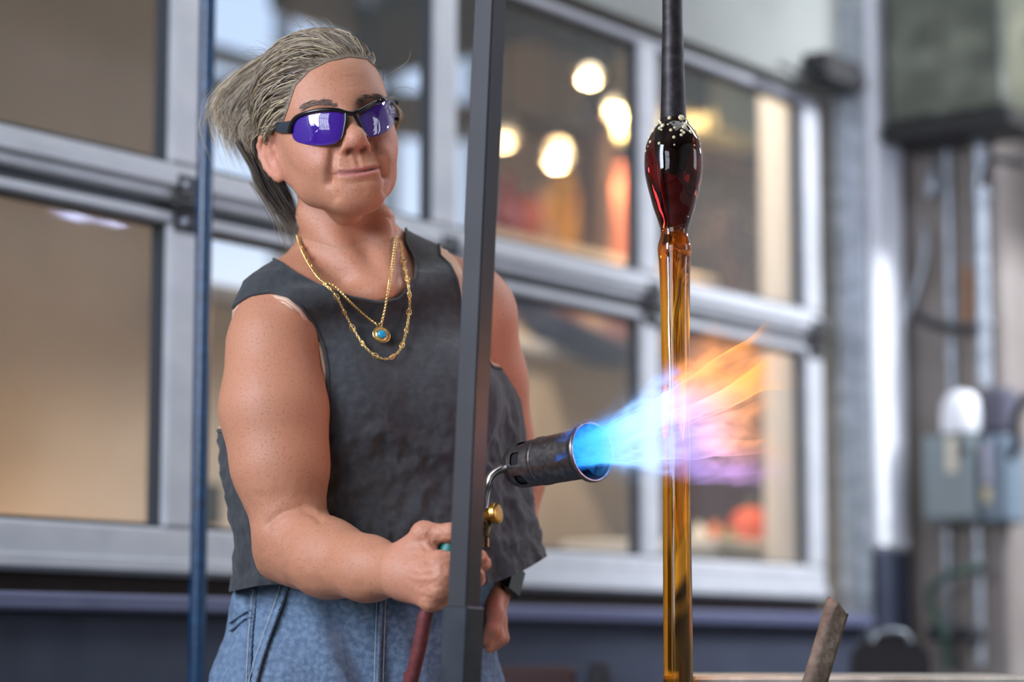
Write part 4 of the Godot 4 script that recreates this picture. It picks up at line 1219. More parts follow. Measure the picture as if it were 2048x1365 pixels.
func body_field() -> Field:
	var f := Field.new()
	f.table(torso_rows(), YAW, 0.03)
	var tb := Basis(Vector3.UP, YAW)
	f.egg(V(742, 640, 3.18), Vector3(0.144, 0.079, 0.080), 0.05, tb)
	# shoulders and neck
	neck(f, Transform3D.IDENTITY)
	# collar bones
	f.bone(V(752, 590, 3.08), V(590, 602, 3.05), 0.008, 0.009, 0.03)
	f.bone(V(792, 590, 3.10), V(900, 567, 3.17), 0.008, 0.009, 0.03)
	# right arm (nearer, at the left of the picture)
	f.chain([V(548, 692, 3.075), V(549, 820, 3.04), V(560, 930, 3.025), V(580, 1055, 3.01)], [0.0615, 0.0655, 0.058, 0.0445], 0.022)
	f.chain([V(583, 1072, 3.01), V(655, 1118, 2.95), V(735, 1138, 2.885), V(796, 1146, 2.84)], [0.0455, 0.0455, 0.0365, 0.0285], 0.02)
	f.bone(V(560, 1120, 3.03), V(600, 1125, 3.0), 0.028, 0.03, 0.03)
	# left arm
	f.chain([V(944, 640, 3.23), V(975, 760, 3.26), V(1030, 960, 3.30)], [0.060, 0.048, 0.038], 0.03)
	f.chain([V(1030, 965, 3.30), V(1014, 1060, 3.27), V(986, 1172, 3.235)], [0.039, 0.037, 0.025], 0.015)
	hand_right(f)
	hand_left(f)
	return f

func neck(f: Field, T: Transform3D):
	f.bone(T * V(685, 520, 3.20), T * V(556, 632, 3.10), 0.052, 0.050, 0.05)
	f.bone(T * V(725, 512, 3.20), T * V(935, 612, 3.24), 0.052, 0.050, 0.05)
	f.bone(T * V(676, 392, 3.165), T * V(700, 520, 3.185), 0.052, 0.062, 0.03)
	f.bone(T * V(616, 432, 3.135), T * V(752, 582, 3.085), 0.011, 0.009, 0.03)
	f.bone(T * V(768, 440, 3.14), T * V(778, 582, 3.09), 0.011, 0.009, 0.03)

func hand_right(f: Field):
	var w := V(796, 1146, 2.84)
	# palm: four bones fanned from the wrist to the knuckles
	var mcp := [V(878, 1126, 2.790), V(884, 1154, 2.782), V(877, 1181, 2.784), V(861, 1203, 2.795)]
	var pip := [V(957, 1118, 2.785), V(952, 1152, 2.775), V(940, 1180, 2.78), V(916, 1204, 2.79)]
	var dip := [V(966, 1128, 2.818), V(955, 1160, 2.812), V(940, 1188, 2.815), V(915, 1210, 2.818)]
	var tip := [V(926, 1140, 2.835), V(918, 1168, 2.83), V(905, 1190, 2.832), V(886, 1208, 2.834)]
	for i in 4:
		f.bone(w.lerp(mcp[i], 0.12), mcp[i], [0.0215, 0.0225, 0.0215, 0.019][i], [0.0135, 0.0142, 0.0135, 0.012][i], 0.014)
		f.bone(mcp[i], pip[i], 0.0112 - 0.0006 * i, 0.0098 - 0.0005 * i, 0.006)
		f.bone(pip[i], dip[i], 0.0096 - 0.0005 * i, 0.0086 - 0.0004 * i, 0.004)
		f.bone(dip[i], tip[i], 0.0086 - 0.0004 * i, 0.0076 - 0.0003 * i, 0.003)
		f.egg(mcp[i] + Vector3(0, 0.001, 0.005), Vector3.ONE * (0.0098 - 0.0005 * i), 0.008)
		# tendons on the back of the hand
		f.bone(w.lerp(mcp[i], 0.35) + Vector3(0, 0.002, 0.0155), mcp[i] + Vector3(0, 0, 0.008), 0.0032, 0.0034, 0.008)
	f.egg(V(828, 1152, 2.825), Vector3(0.026, 0.024, 0.017), 0.02)
	# thumb laid over the top of the grip
	f.bone(V(806, 1122, 2.84), V(846, 1072, 2.825), 0.0175, 0.0140, 0.02)
	f.bone(V(846, 1071, 2.825), V(900, 1066, 2.808), 0.0124, 0.0104, 0.006)
	f.bone(V(900, 1066, 2.808), V(944, 1076, 2.80), 0.0104, 0.0086, 0.005)
	f.egg(V(848, 1067, 2.82), Vector3.ONE * 0.0122, 0.01)
	f.bone(V(826, 1112, 2.832), V(858, 1108, 2.812), 0.012, 0.009, 0.014)

func hand_left(f: Field):
	var w := V(984, 1180, 3.232)
	var mcp := [V(986, 1236, 3.195), V(996, 1240, 3.218), V(996, 1240, 3.243), V(986, 1236, 3.262)]
	for i in 4:
		var p: Vector3 = mcp[i]
		var q := p + Vector3(0.007 - 0.002 * i, -0.026 + 0.002 * i, 0.006)
		var d := q + Vector3(-0.015, -0.011, 0.006)
		f.bone(w, p, 0.017, 0.0115, 0.012)
		f.bone(p, q, 0.0110, 0.0098, 0.006)
		f.bone(q, d, 0.0096, 0.0086, 0.003)
		f.bone(d, d + Vector3(-0.014, 0.012, 0.0), 0.0085, 0.0074, 0.003)
	f.bone(V(988, 1196, 3.20), V(990, 1226, 3.175), 0.0135, 0.0120, 0.012)
	f.bone(V(990, 1226, 3.175), V(984, 1258, 3.168), 0.0108, 0.0098, 0.005)
	f.bone(V(984, 1258, 3.168), V(972, 1282, 3.172), 0.0096, 0.0080, 0.003)

func head_field() -> Field:
	var f := Field.new()
	f.egg(Vector3(0, 0.020, -0.014), Vector3(0.0735, 0.090, 0.092), 0.02)
	f.egg(Vector3(0, 0.040, 0.022), Vector3(0.062, 0.056, 0.064), 0.04)
	f.egg(Vector3(0, -0.030, 0.026), Vector3(0.060, 0.074, 0.061), 0.04)
	for s in [-1.0, 1.0]:
		f.egg(Vector3(s * 0.040, -0.032, 0.050), Vector3(0.022, 0.020, 0.022), 0.035)      # cheekbone
		f.egg(Vector3(s * 0.032, -0.058, 0.056), Vector3(0.022, 0.024, 0.022), 0.03)       # cheek
		f.bone(Vector3(s * 0.052, -0.046, 0.002), Vector3(s * 0.038, -0.077, 0.030), 0.020, 0.018, 0.024)   # jaw
		f.bone(Vector3(s * 0.038, -0.077, 0.030), Vector3(s * 0.015, -0.101, 0.065), 0.018, 0.0150, 0.026)
		f.bone(Vector3(s * 0.010, 0.017, 0.080), Vector3(s * 0.046, 0.018, 0.060), 0.010, 0.009, 0.022)     # brow
	f.egg(Vector3(0, -0.1000, 0.0735), Vector3(0.022, 0.0155, 0.0170), 0.034)                  # chin
	f.egg(Vector3(0, -0.072, 0.064), Vector3(0.034, 0.028, 0.032), 0.03)                    # mouth mound
	f.bone(Vector3(0, -0.094, 0.052), Vector3(0, -0.106, 0.008), 0.014, 0.022, 0.025)        # under the chin
	for s in [-1.0, 1.0]: f.egg(Vector3(s * 0.031, -0.003, 0.098), Vector3(0.017, 0.010, 0.018), 0.014, Basis.IDENTITY, 1)
	for s in [-1.0, 1.0]: f.egg(Vector3(s * 0.031, -0.004, 0.066), Vector3(0.0150, 0.0125, 0.0135), 0.008)
	# nose
	f.bone(Vector3(0, 0.004, 0.086), Vector3(0, -0.029, 0.106), 0.0085, 0.0095, 0.016)
	f.egg(Vector3(0, -0.0370, 0.1075), Vector3(0.0146, 0.0124, 0.0140), 0.010)
	for s in [-1.0, 1.0]:
		f.egg(Vector3(s * 0.0152, -0.0415, 0.0950), Vector3(0.0084, 0.0086, 0.0112), 0.007)
		f.egg(Vector3(s * 0.0084, -0.0500, 0.1010), Vector3(0.0046, 0.0050, 0.0068), 0.003, Basis(Vector3.UP, -s * 0.35), 1)
	# ears
	for s in [-1.0, 1.0]:
		var e := Basis(Vector3.UP, -s * 0.35) * Basis(Vector3.RIGHT, -0.18)
		var o := Vector3(s * 0.0735, -0.024, -0.016)
		f.egg(o + e * Vector3(s * 0.002, 0, -0.006), Vector3(0.005, 0.026, 0.016), 0.008, e)
		var rim := []
		for q in [[0.014, 0.005], [0.024, 0.014], [0.031, 0.004], [0.031, -0.009], [0.024, -0.018], [0.010, -0.021], [-0.006, -0.018], [-0.018, -0.011], [-0.026, -0.003]]:
			rim.append(o + e * Vector3(s * 0.006, q[0], q[1]))
		f.chain(rim, [0.0026, 0.0032, 0.0036, 0.0038, 0.0038, 0.0036, 0.0034, 0.0034, 0.004], 0.003)
		f.egg(o + e * Vector3(s * 0.004, -0.026, 0.001), Vector3(0.0048, 0.009, 0.0085), 0.005, e)
		f.egg(o + e * Vector3(s * 0.0075, -0.004, 0.003), Vector3(0.006, 0.011, 0.0075), 0.004, e, 1)
		f.egg(o + e * Vector3(s * 0.004, -0.006, 0.0125), Vector3(0.004, 0.006, 0.004), 0.004, e)
	var inv := Transform3D(HT.basis, HT.origin).affine_inverse()
	neck(f, inv)
	return f

func face_relief(p: Vector3) -> float:       # folds, lips and creases, as height over the smooth face
	if p.z < 0.03 or p.y > 0.06 or p.y < -0.135: return 0.0
	var h := 0.0
	var q := Vector2(absf(p.x), p.y)
	var e := near_line(q, [Vector2(0.0215, -0.036), Vector2(0.0285, -0.052), Vector2(0.034, -0.070), Vector2(0.037, -0.082)])
	h -= 0.0058 * exp(-e * e / 0.000030)
	var c := q.distance_to(Vector2(0.040, -0.056))
	h += 0.0040 * exp(-c * c / 0.00022)
	e = near_line(q, [Vector2(0.0345, -0.080), Vector2(0.0345, -0.092), Vector2(0.032, -0.102)])
	h -= 0.0026 * exp(-e * e / 0.000026)
	# the closed, smiling mouth
	var my := -0.0765 + 0.0045 * pow(q.x / 0.03, 2.0)
	var inm := clampf((0.033 - q.x) / 0.008, 0.0, 1.0)
	e = p.y - my
	h -= 0.0034 * exp(-e * e / 0.0000036) * inm
	var taper := clampf(1.0 - pow(q.x / 0.031, 2.0), 0.0, 1.0)
	h += 0.0022 * exp(-pow((p.y - my - 0.0042) / 0.0034, 2.0)) * taper
	h += 0.0026 * exp(-pow((p.y - my + 0.0052) / 0.0040, 2.0)) * taper
	c = q.distance_to(Vector2(0.033, -0.0725))
	h -= 0.0018 * exp(-c * c / 0.000022)
	# philtrum, and the crease above the chin
	if p.y < -0.047 and p.y > -0.074:
		h += 0.0008 * (exp(-pow((q.x - 0.0055) / 0.0026, 2.0)) - exp(-pow(q.x / 0.0028, 2.0))) * clampf((p.y + 0.074) / 0.004, 0.0, 1.0)
	h -= 0.0020 * exp(-pow((p.y + 0.0895) / 0.0036, 2.0)) * clampf(1.0 - q.x / 0.026, 0.0, 1.0)
	h -= 0.0007 * exp(-(q.x * q.x + pow(p.y + 0.101, 2.0)) / 0.00003)
	# wings of the nose
	e = near_line(q, [Vector2(0.0125, -0.028), Vector2(0.0225, -0.036), Vector2(0.0225, -0.045)])
	h -= 0.0014 * exp(-e * e / 0.0000035)
	# lines of the forehead and under the eyes
	for y in [0.045, 0.056, 0.034]: h -= 0.00035 * exp(-pow((p.y - y - 0.002 * sin(p.x * 90.0 + y * 300.0)) / 0.0016, 2.0)) * clampf(1.0 - q.x / 0.045, 0.0, 1.0)
	e = near_line(q, [Vector2(0.015, -0.016), Vector2(0.028, -0.023), Vector2(0.043, -0.019)])
	h -= 0.0010 * exp(-e * e / 0.000006)
	return h

func face_tint(p: Vector3) -> Color:
	var c := skin_col
	var q := Vector2(absf(p.x), p.y)
	if p.z > 0.03:
		var k := q.distance_to(Vector2(0.042, -0.040))
		c = c.lerp(Color(0.60, 0.25, 0.19), 0.40 * exp(-k * k / 0.00045))
		k = Vector2(p.x, p.y + 0.042).length()
		c = c.lerp(Color(0.60, 0.25, 0.19), 0.40 * exp(-k * k / 0.00025))
		var my := -0.0765 + 0.0045 * pow(q.x / 0.03, 2.0)
		var half := 0.0075 * sqrt(maxf(0.0, 1.0 - pow(q.x / 0.030, 2.0)))
		var lip := clampf((half - absf(p.y - my + 0.0008)) / 0.002, 0.0, 1.0)
		c = c.lerp(Color(0.46, 0.16, 0.15), 0.75 * lip)
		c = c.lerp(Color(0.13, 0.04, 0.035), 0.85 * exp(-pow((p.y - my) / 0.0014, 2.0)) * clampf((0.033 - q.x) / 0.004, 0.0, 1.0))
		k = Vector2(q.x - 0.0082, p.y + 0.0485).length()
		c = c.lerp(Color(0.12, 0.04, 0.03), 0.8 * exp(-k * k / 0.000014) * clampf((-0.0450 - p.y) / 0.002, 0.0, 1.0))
	if p.z < 0.02 and q.x > 0.066 and p.y < 0.02 and p.y > -0.065: c = c.lerp(Color(0.60, 0.24, 0.18), 0.35)
	return c

func merge_skin(all: Mb, m: Mb, T: Transform3D, tint: Callable):
	for i in m.v.size(): m.c[i] = tint.call(m.v[i])
	all.join(m, T)

func person():
	var H := Vector3(0.3316, 0.0872, 0.157)   # yaw, tilt up, roll of the head
	var Rz := Basis(Vector3.BACK, H.z); var Ry := Basis(Vector3.UP, H.x); var Rx := Basis(Vector3.RIGHT, -H.y)
	HT = Transform3D((Rz * Ry * Rx).scaled(Vector3.ONE), V(660, 259, 3.1))
	HT.basis = HT.basis * Basis.from_scale(Vector3.ONE * HS)
	fold_noise.seed = 4; fold_noise.frequency = 1.0; fold_noise.fractal_octaves = 3
	fine_noise.seed = 9; fine_noise.frequency = 1.0; fine_noise.fractal_octaves = 2
	var t0 := Time.get_ticks_msec()
	var foot := CT * V(735, 700, 3.2); foot.y = 0
	var who := thing("person", "woman in a charcoal sleeveless top and jeans holding a lit torch", "person", foot)
	var all := Mb.new(); all.tinted = true
	var bf := body_field()
	var hf := head_field()
	print("fields ", Time.get_ticks_msec() - t0)
	# head, at two millimetres
	var m := hf.mesh(Vector3(-0.094, -0.20, -0.115), Vector3(0.094, 0.125, 0.130), 0.002)
	var nn := m.normals()
	for i in m.v.size():
		var h := face_relief(m.v[i])
		if h != 0.0: m.v[i] += nn[i] * h
	var head_skin := m.copy()
	var ny := V(0, 492, 3.15).y
	for i in m.v.size():
		var sink := clampf((ny - (HT * m.v[i]).y) / 0.008, 0.0, 1.5)
		if sink > 0.0: m.v[i] -= nn[i] * 0.0010 * sink
	m = clip(m, func(p: Vector3): return ny - 0.008 - (HT * p).y)
	merge_skin(all, m, CT * HT, face_tint)
	print("head ", Time.get_ticks_msec() - t0, " ", m.v.size())
	# hands
	var wr := V(800, 1146, 2.837); var wd := (V(878, 1140, 2.785) - wr).normalized()
	var hr := V(870, 1140, 2.80)
	var wl := V(983, 1188, 3.23); var wld := Vector3(-0.1, -1, 0.1).normalized()
	var hl := V(985, 1240, 3.215)
	m = bf.mesh(V(785, 1230, 2.80) - Vector3(0.016, 0, 0.08), V(985, 1040, 2.80) + Vector3(0, 0, 0.06), 0.002)
	m = clip(m, func(p: Vector3): return -(p - wr).dot(wd) - 0.001)
	nn = m.normals()
	for i in m.v.size():          # loose skin, veins and knuckle creases
		var p := m.v[i]
		var q := PX(p)
		var w := clampf((q.x - 805.0) / 40.0, 0.0, 1.0)
		var r := 1.0 - absf(fold_noise.get_noise_3dv(Vector3(p.x * 45.0 + p.y * 30.0, p.y * 70.0, p.z * 40.0))) * 3.0
		var h := 0.0006 * clampf(r, -1.0, 1.0) + 0.0005 * fine_noise.get_noise_3dv(p * 160.0)
		for l in [[812, 1128, 836, 1120, 862, 1124, 0.0013, 4.5], [806, 1150, 835, 1160, 868, 1158, 0.0013, 4.0], [815, 1168, 840, 1184, 862, 1190, 0.0012, 4.0], [826, 1140, 845, 1146, 868, 1140, 0.0009, 3.5], [852, 1100, 846, 1090, 838, 1084, -0.0014, 4.0], [866, 1092, 860, 1082, 856, 1074, -0.0008, 2.5], [872, 1090, 868, 1080, 864, 1072, -0.0006, 2.0]]:
			var e := near_line(q, [Vector2(l[0], l[1]), Vector2(l[2], l[3]), Vector2(l[4], l[5])])
			h += l[6] * exp(-e * e / (l[7] * l[7]))
		m.v[i] += nn[i] * h * w
	merge_skin(all, m, CT, hand_tint)
	print("hand ", Time.get_ticks_msec() - t0, " ", m.v.size())
	m = bf.mesh(V(925, 1330, 3.215) - Vector3(0, 0, 0.08), V(1045, 1165, 3.215) + Vector3(0, 0, 0.08), 0.0025)
	m = clip(m, func(p: Vector3): return maxf(-(p - wl).dot(wld) - 0.001, -0.118 - p.distance_to(hl) if false else p.distance_to(hl) - 0.075))
	merge_skin(all, m, CT, hand_tint)
	# the rest
	m = bf.mesh(V(400, 1300, 3.2) - Vector3(0, 0, 0.20), V(1120, 455, 3.2) + Vector3(0, 0, 0.44), 0.0045)
	m = clip(m, func(p: Vector3):
		var e := p.y - ny - 0.008
		if p.distance_to(hr) < 0.11: e = maxf(e, (p - wr).dot(wd) - 0.001)
		if p.distance_to(hl) < 0.072: e = maxf(e, (p - wl).dot(wld) - 0.001)
		return e)
	nn = m.normals()
	for i in m.v.size():
		var q := PX(m.v[i])
		if m.v[i].y > ny: m.v[i] -= nn[i] * 0.0010 * clampf((m.v[i].y - ny) / 0.008, 0.0, 1.5)
		if q.y > 960.0 and q.y < 1200.0 and -m.v[i].z < 3.06:
			var e := near_line(q, [Vector2(535, 1048), Vector2(565, 1024), Vector2(598, 1016), Vector2(626, 1028), Vector2(640, 1042)])
			m.v[i] -= nn[i] * 0.0030 * exp(-e * e / 40.0)
			e = near_line(q, [Vector2(606, 1010), Vector2(632, 1012), Vector2(648, 1020)])
			m.v[i] -= nn[i] * 0.0016 * exp(-e * e / 30.0)
			m.v[i] += nn[i] * 0.0009 * fine_noise.get_noise_3dv(m.v[i] * 45.0)
	merge_skin(all, m, CT, arm_tint)
	print("body ", Time.get_ticks_msec() - t0, " ", m.v.size())
	part("body", all, M.skin, who)
	dress(who, bf, hf, head_skin)
	print("done ", Time.get_ticks_msec() - t0, " ", all.v.size())

func hand_tint(p: Vector3) -> Color:
	return skin_col.lerp(Color(0.56, 0.24, 0.17), 0.35)
func arm_tint(p: Vector3) -> Color:
	return skin_col

func PX(p: Vector3) -> Vector2:
	return Vector2(1024.0 - F * p.x / p.z, 682.5 + F * p.y / p.z)
func outline(p: Vector3, poly: PackedVector2Array) -> float:    # metres inside (negative) or outside an outline
	var q := PX(p)
	var lo := 1e9
	for i in poly.size():
		lo = minf(lo, q.distance_to(Geometry2D.get_closest_point_to_segment(q, poly[i], poly[(i + 1) % poly.size()])))
	return (-lo if Geometry2D.is_point_in_polygon(q, poly) else lo) * 0.00065
func pv(a: Array) -> PackedVector2Array:
	var o := PackedVector2Array()
	for i in range(0, a.size(), 2): o.append(Vector2(a[i], a[i + 1]))
	return o
func spread(rows: Array, turn: float) -> Array:                # [py, left px, right px, depth, half depth] to table rows
	var T := []
	for r in rows:
		var A := V(r[1], r[0], r[3]); var B := V(r[2], r[0], r[3])
		var half := (B.x - A.x) / 2
		var w := sqrt(maxf(half * half - pow(r[4] * sin(turn), 2.0), 0.0004)) / cos(turn)
		T.append([A.y, (A.x + B.x) / 2, A.z, w, r[4]])
	return T

var fold_noise := FastNoiseLite.new()
var fine_noise := FastNoiseLite.new()

func top_field(grow: float) -> Field:
	var f := Field.new()
	f.table(spread([[590, 520, 960, 3.19, 0.070 + grow], [640, 497, 975, 3.19, 0.092 + grow], [700, 478, 990, 3.19, 0.108 + grow], [800, 458, 1040, 3.19, 0.120 + grow], [870, 449, 1048, 3.19, 0.125 + grow], [950, 456, 1056, 3.185, 0.128 + grow], [1030, 470, 1068, 3.18, 0.130 + grow], [1110, 480, 1090, 3.18, 0.132 + grow], [1180, 472, 1108, 3.18, 0.134 + grow], [1260, 468, 1112, 3.18, 0.136 + grow]], YAW), YAW, 0.03)
	f.egg(V(742, 640, 3.18), Vector3(0.150 + grow, 0.085 + grow, 0.090 + grow), 0.05, Basis(Vector3.UP, YAW))
	f.bone(V(685, 520, 3.20), V(556, 632, 3.10), 0.0545 + grow, 0.0535 + grow, 0.05)
	f.bone(V(725, 512, 3.20), V(935, 612, 3.24), 0.0545 + grow, 0.0535 + grow, 0.05)
	f.bone(V(752, 588, 3.07), V(590, 600, 3.04), 0.012 + grow, 0.012 + grow, 0.035)
	f.bone(V(792, 588, 3.09), V(900, 565, 3.16), 0.012 + grow, 0.012 + grow, 0.035)
	f.egg(V(712, 800, 3.085), Vector3(0.062, 0.062, 0.050) + Vector3.ONE * grow, 0.06)
	f.egg(V(892, 795, 3.115), Vector3(0.062, 0.062, 0.050) + Vector3.ONE * grow, 0.06)
	return f

func crumple(p: Vector3) -> float:
	var q := PX(p)
	var h := 0.0
	# soft creases that run down and across from the bust and the armhole, as worn linen has
	var s := Vector3(p.x * 0.8 + p.y * 0.35, p.y * 0.55 - p.x * 0.3, p.z * 0.7)
	var n := fold_noise.get_noise_3dv(s * 14.0)
	h += 0.0046 * (1.0 - pow(absf(n), 0.7) * 2.2)
	h += 0.0034 * fold_noise.get_noise_3dv(p * 30.0 + Vector3(5, 1, 3))
	h += 0.0010 * fine_noise.get_noise_3dv(p * 90.0)
	var low := clampf((q.y - 700.0) / 220.0, 0.22, 1.0)
	h *= low
	var line := 1182.0 - pow(maxf(q.x - 890.0, 0.0) / 200.0, 2.0) * 66.0 + (12.0 * sin(q.x * 0.02) if q.x < 900.0 else 0.0) - 34.0
	h -= 0.0016 * exp(-pow((q.y - line) / 6.0, 2.0))
	# long folds: from the armhole over the stomach, and hanging from the bust
	for l in [[640, 900, 760, 860, 900, 905, 0.0045, 9.0], [650, 1000, 780, 950, 930, 880, 0.0045, 12.0], [700, 700, 760, 800, 800, 900, 0.003, 16.0], [1000, 760, 960, 900, 985, 1080, 0.005, 14.0], [830, 1010, 860, 1060, 900, 1110, 0.004, 10.0], [560, 1100, 640, 1010, 700, 960, 0.004, 12.0], [850, 980, 900, 930, 905, 880, 0.003, 8.0]]:
		var e := near_line(q, [Vector2(l[0], l[1]), Vector2(l[2], l[3]), Vector2(l[4], l[5])])
		h += l[6] * exp(-e * e / (l[7] * l[7] * 2.0))
	return h

var arm_hole: PackedVector2Array
var arm_hole_left: PackedVector2Array
var neck_hole: PackedVector2Array

func edge_tube(called: String, m: Mb, segs: Array, r: float, mt: Material, parent: Node3D):
	for chain in loops(m, segs):
		var pts := []
		for i in chain: pts.append(m.v[i])
		if pts.size() < 12: continue
		pts = smooth_path(pts, 3)
		var b := Mb.new()
		b.tube(pts, r, 8, true)
		part(called, place(b), mt, parent)

func fs_normal(p: Vector3) -> Vector3:
	return (p - Vector3((mid_torso).x, p.y, mid_torso.z)).normalized()
var mid_torso := Vector3(-0.18, 0, -3.19)

func place(b: Mb) -> Mb:                                       # from the camera's axes into the world
	for i in b.v.size(): b.v[i] = CT * b.v[i]
	return b

func dress(who: Node3D, bf: Field, hf: Field, head_skin: Mb):
	fold_noise.seed = 4; fold_noise.frequency = 1.0; fold_noise.fractal_octaves = 3
	fine_noise.seed = 9; fine_noise.frequency = 1.0; fine_noise.fractal_octaves = 2
	neck_hole = pv([540, 515, 563, 527, 592, 548, 640, 573, 700, 595, 760, 606, 797, 599, 820, 577, 832, 548, 829, 518, 812, 486, 812, 380, 540, 380])
	arm_hole = pv([440, 640, 474, 606, 500, 590, 540, 583, 575, 592, 605, 615, 632, 655, 650, 700, 657, 745, 655, 800, 640, 862, 380, 862])
	arm_hole_left = pv([876, 470, 880, 512, 900, 530, 914, 560, 922, 600, 932, 650, 950, 690, 985, 735, 1100, 760, 1150, 460])
	var arm := Field.new()
	arm.chain([V(547, 668, 3.075), V(549, 820, 3.04)], [0.0665, 0.0685], 0.03)
	var arm_all := arm.all()
	var cutter := func(p: Vector3, e: float) -> float:
		var q := PX(p)
		var d := -outline(p, neck_hole) + 2.0 * e
		if -p.z < 3.17: d = maxf(d, -outline(p, arm_hole) - e)
		else: d = maxf(d, minf(-(arm.at(p, arm_all) - 0.002), 0.02) if q.y < 862.0 else -1.0)
		d = maxf(d, -outline(p, arm_hole_left) - e)
		return d
	var hem := func(p: Vector3) -> float:
		var q := PX(p)
		var line := 1182.0 - pow(maxf(q.x - 890.0, 0.0) / 200.0, 2.0) * 66.0 + (12.0 * sin(q.x * 0.02) if q.x < 900.0 else 0.0)
		return (q.y - line) * 0.00065
	# undershirt: a narrow beige edge inside the armholes
	var u := top_field(-0.0015).mesh(V(420, 780, 3.2) - Vector3(0, 0, 0.22), V(1060, 440, 3.2) + Vector3(0, 0, 0.30), 0.006)
	u = clip(u, func(p: Vector3): return maxf((cutter.call(p, 0.011)), V(0, 760, 3.19).y - p.y))
	part("undershirt", place(u), M.beige, who, "beige undershirt edge showing at the armholes")
	# the top itself
	var m := top_field(0.0).mesh(V(420, 1215, 3.2) - Vector3(0, 0, 0.24), V(1140, 440, 3.2) + Vector3(0, 0, 0.36), 0.005)
	var nn := m.normals()
	for i in m.v.size(): m.v[i] += nn[i] * crumple(m.v[i])
	var e1 := []
	m = clip(m, hem, e1)
	var e2 := []
	m = clip(m, func(p: Vector3): return (cutter.call(p, 0.0)), e2)
	var t := part("sleeveless_top", place(m.copy()), M.linen, who, "charcoal linen sleeveless top")
	edge_tube("hem", m, e2, 0.0022, M.linen, t)
	for chain in loops(m, e2):            # the undershirt's edge just inside the armholes
		var mid := Vector3.ZERO
		for i in chain: mid += m.v[i] / chain.size()
		var mx := PX(mid).x
		if chain.size() < 20 or (mx > 640.0 and mx < 890.0): continue
		var pts := []
		for i in chain: pts.append(m.v[i])
		pts = smooth_path(pts, 6)
		for i in pts.size(): pts[i] += (mid + Vector3(0, -0.01, 0.01) - pts[i]).normalized() * 0.0055 - fs_normal(pts[i]) * 0.001
		var ub := Mb.new(); ub.tube(pts, 0.0045, 8, true, 0.6)
		part("undershirt_edge", place(ub), M.beige, who, "beige undershirt edge")
	# the stitched band above the hem
	jeans(who)
	hair(who, hf, head_skin)
	sunglasses()
	necklaces(bf)
	watch()

func jeans_field() -> Field:
	var f := Field.new()
	var down := CT.basis.inverse() * Vector3.DOWN
	f.table(spread([[1120, 500, 1000, 3.20, 0.118], [1185, 474, 990, 3.20, 0.122], [1240, 463, 984, 3.20, 0.128], [1300, 452, 982, 3.20, 0.134], [1365, 436, 986, 3.20, 0.137], [1430, 428, 996, 3.20, 0.136], [1520, 430, 1000, 3.19, 0.125]], 0.35), 0.35, 0.03)
	for s in [0, 1]:
		var a: Vector3 = [V(575, 1420, 3.13), V(855, 1420, 3.22)][s]
		f.chain([a, a + down * 0.40, a + down * 0.80], [0.098, 0.072, 0.056], 0.05)
	return f

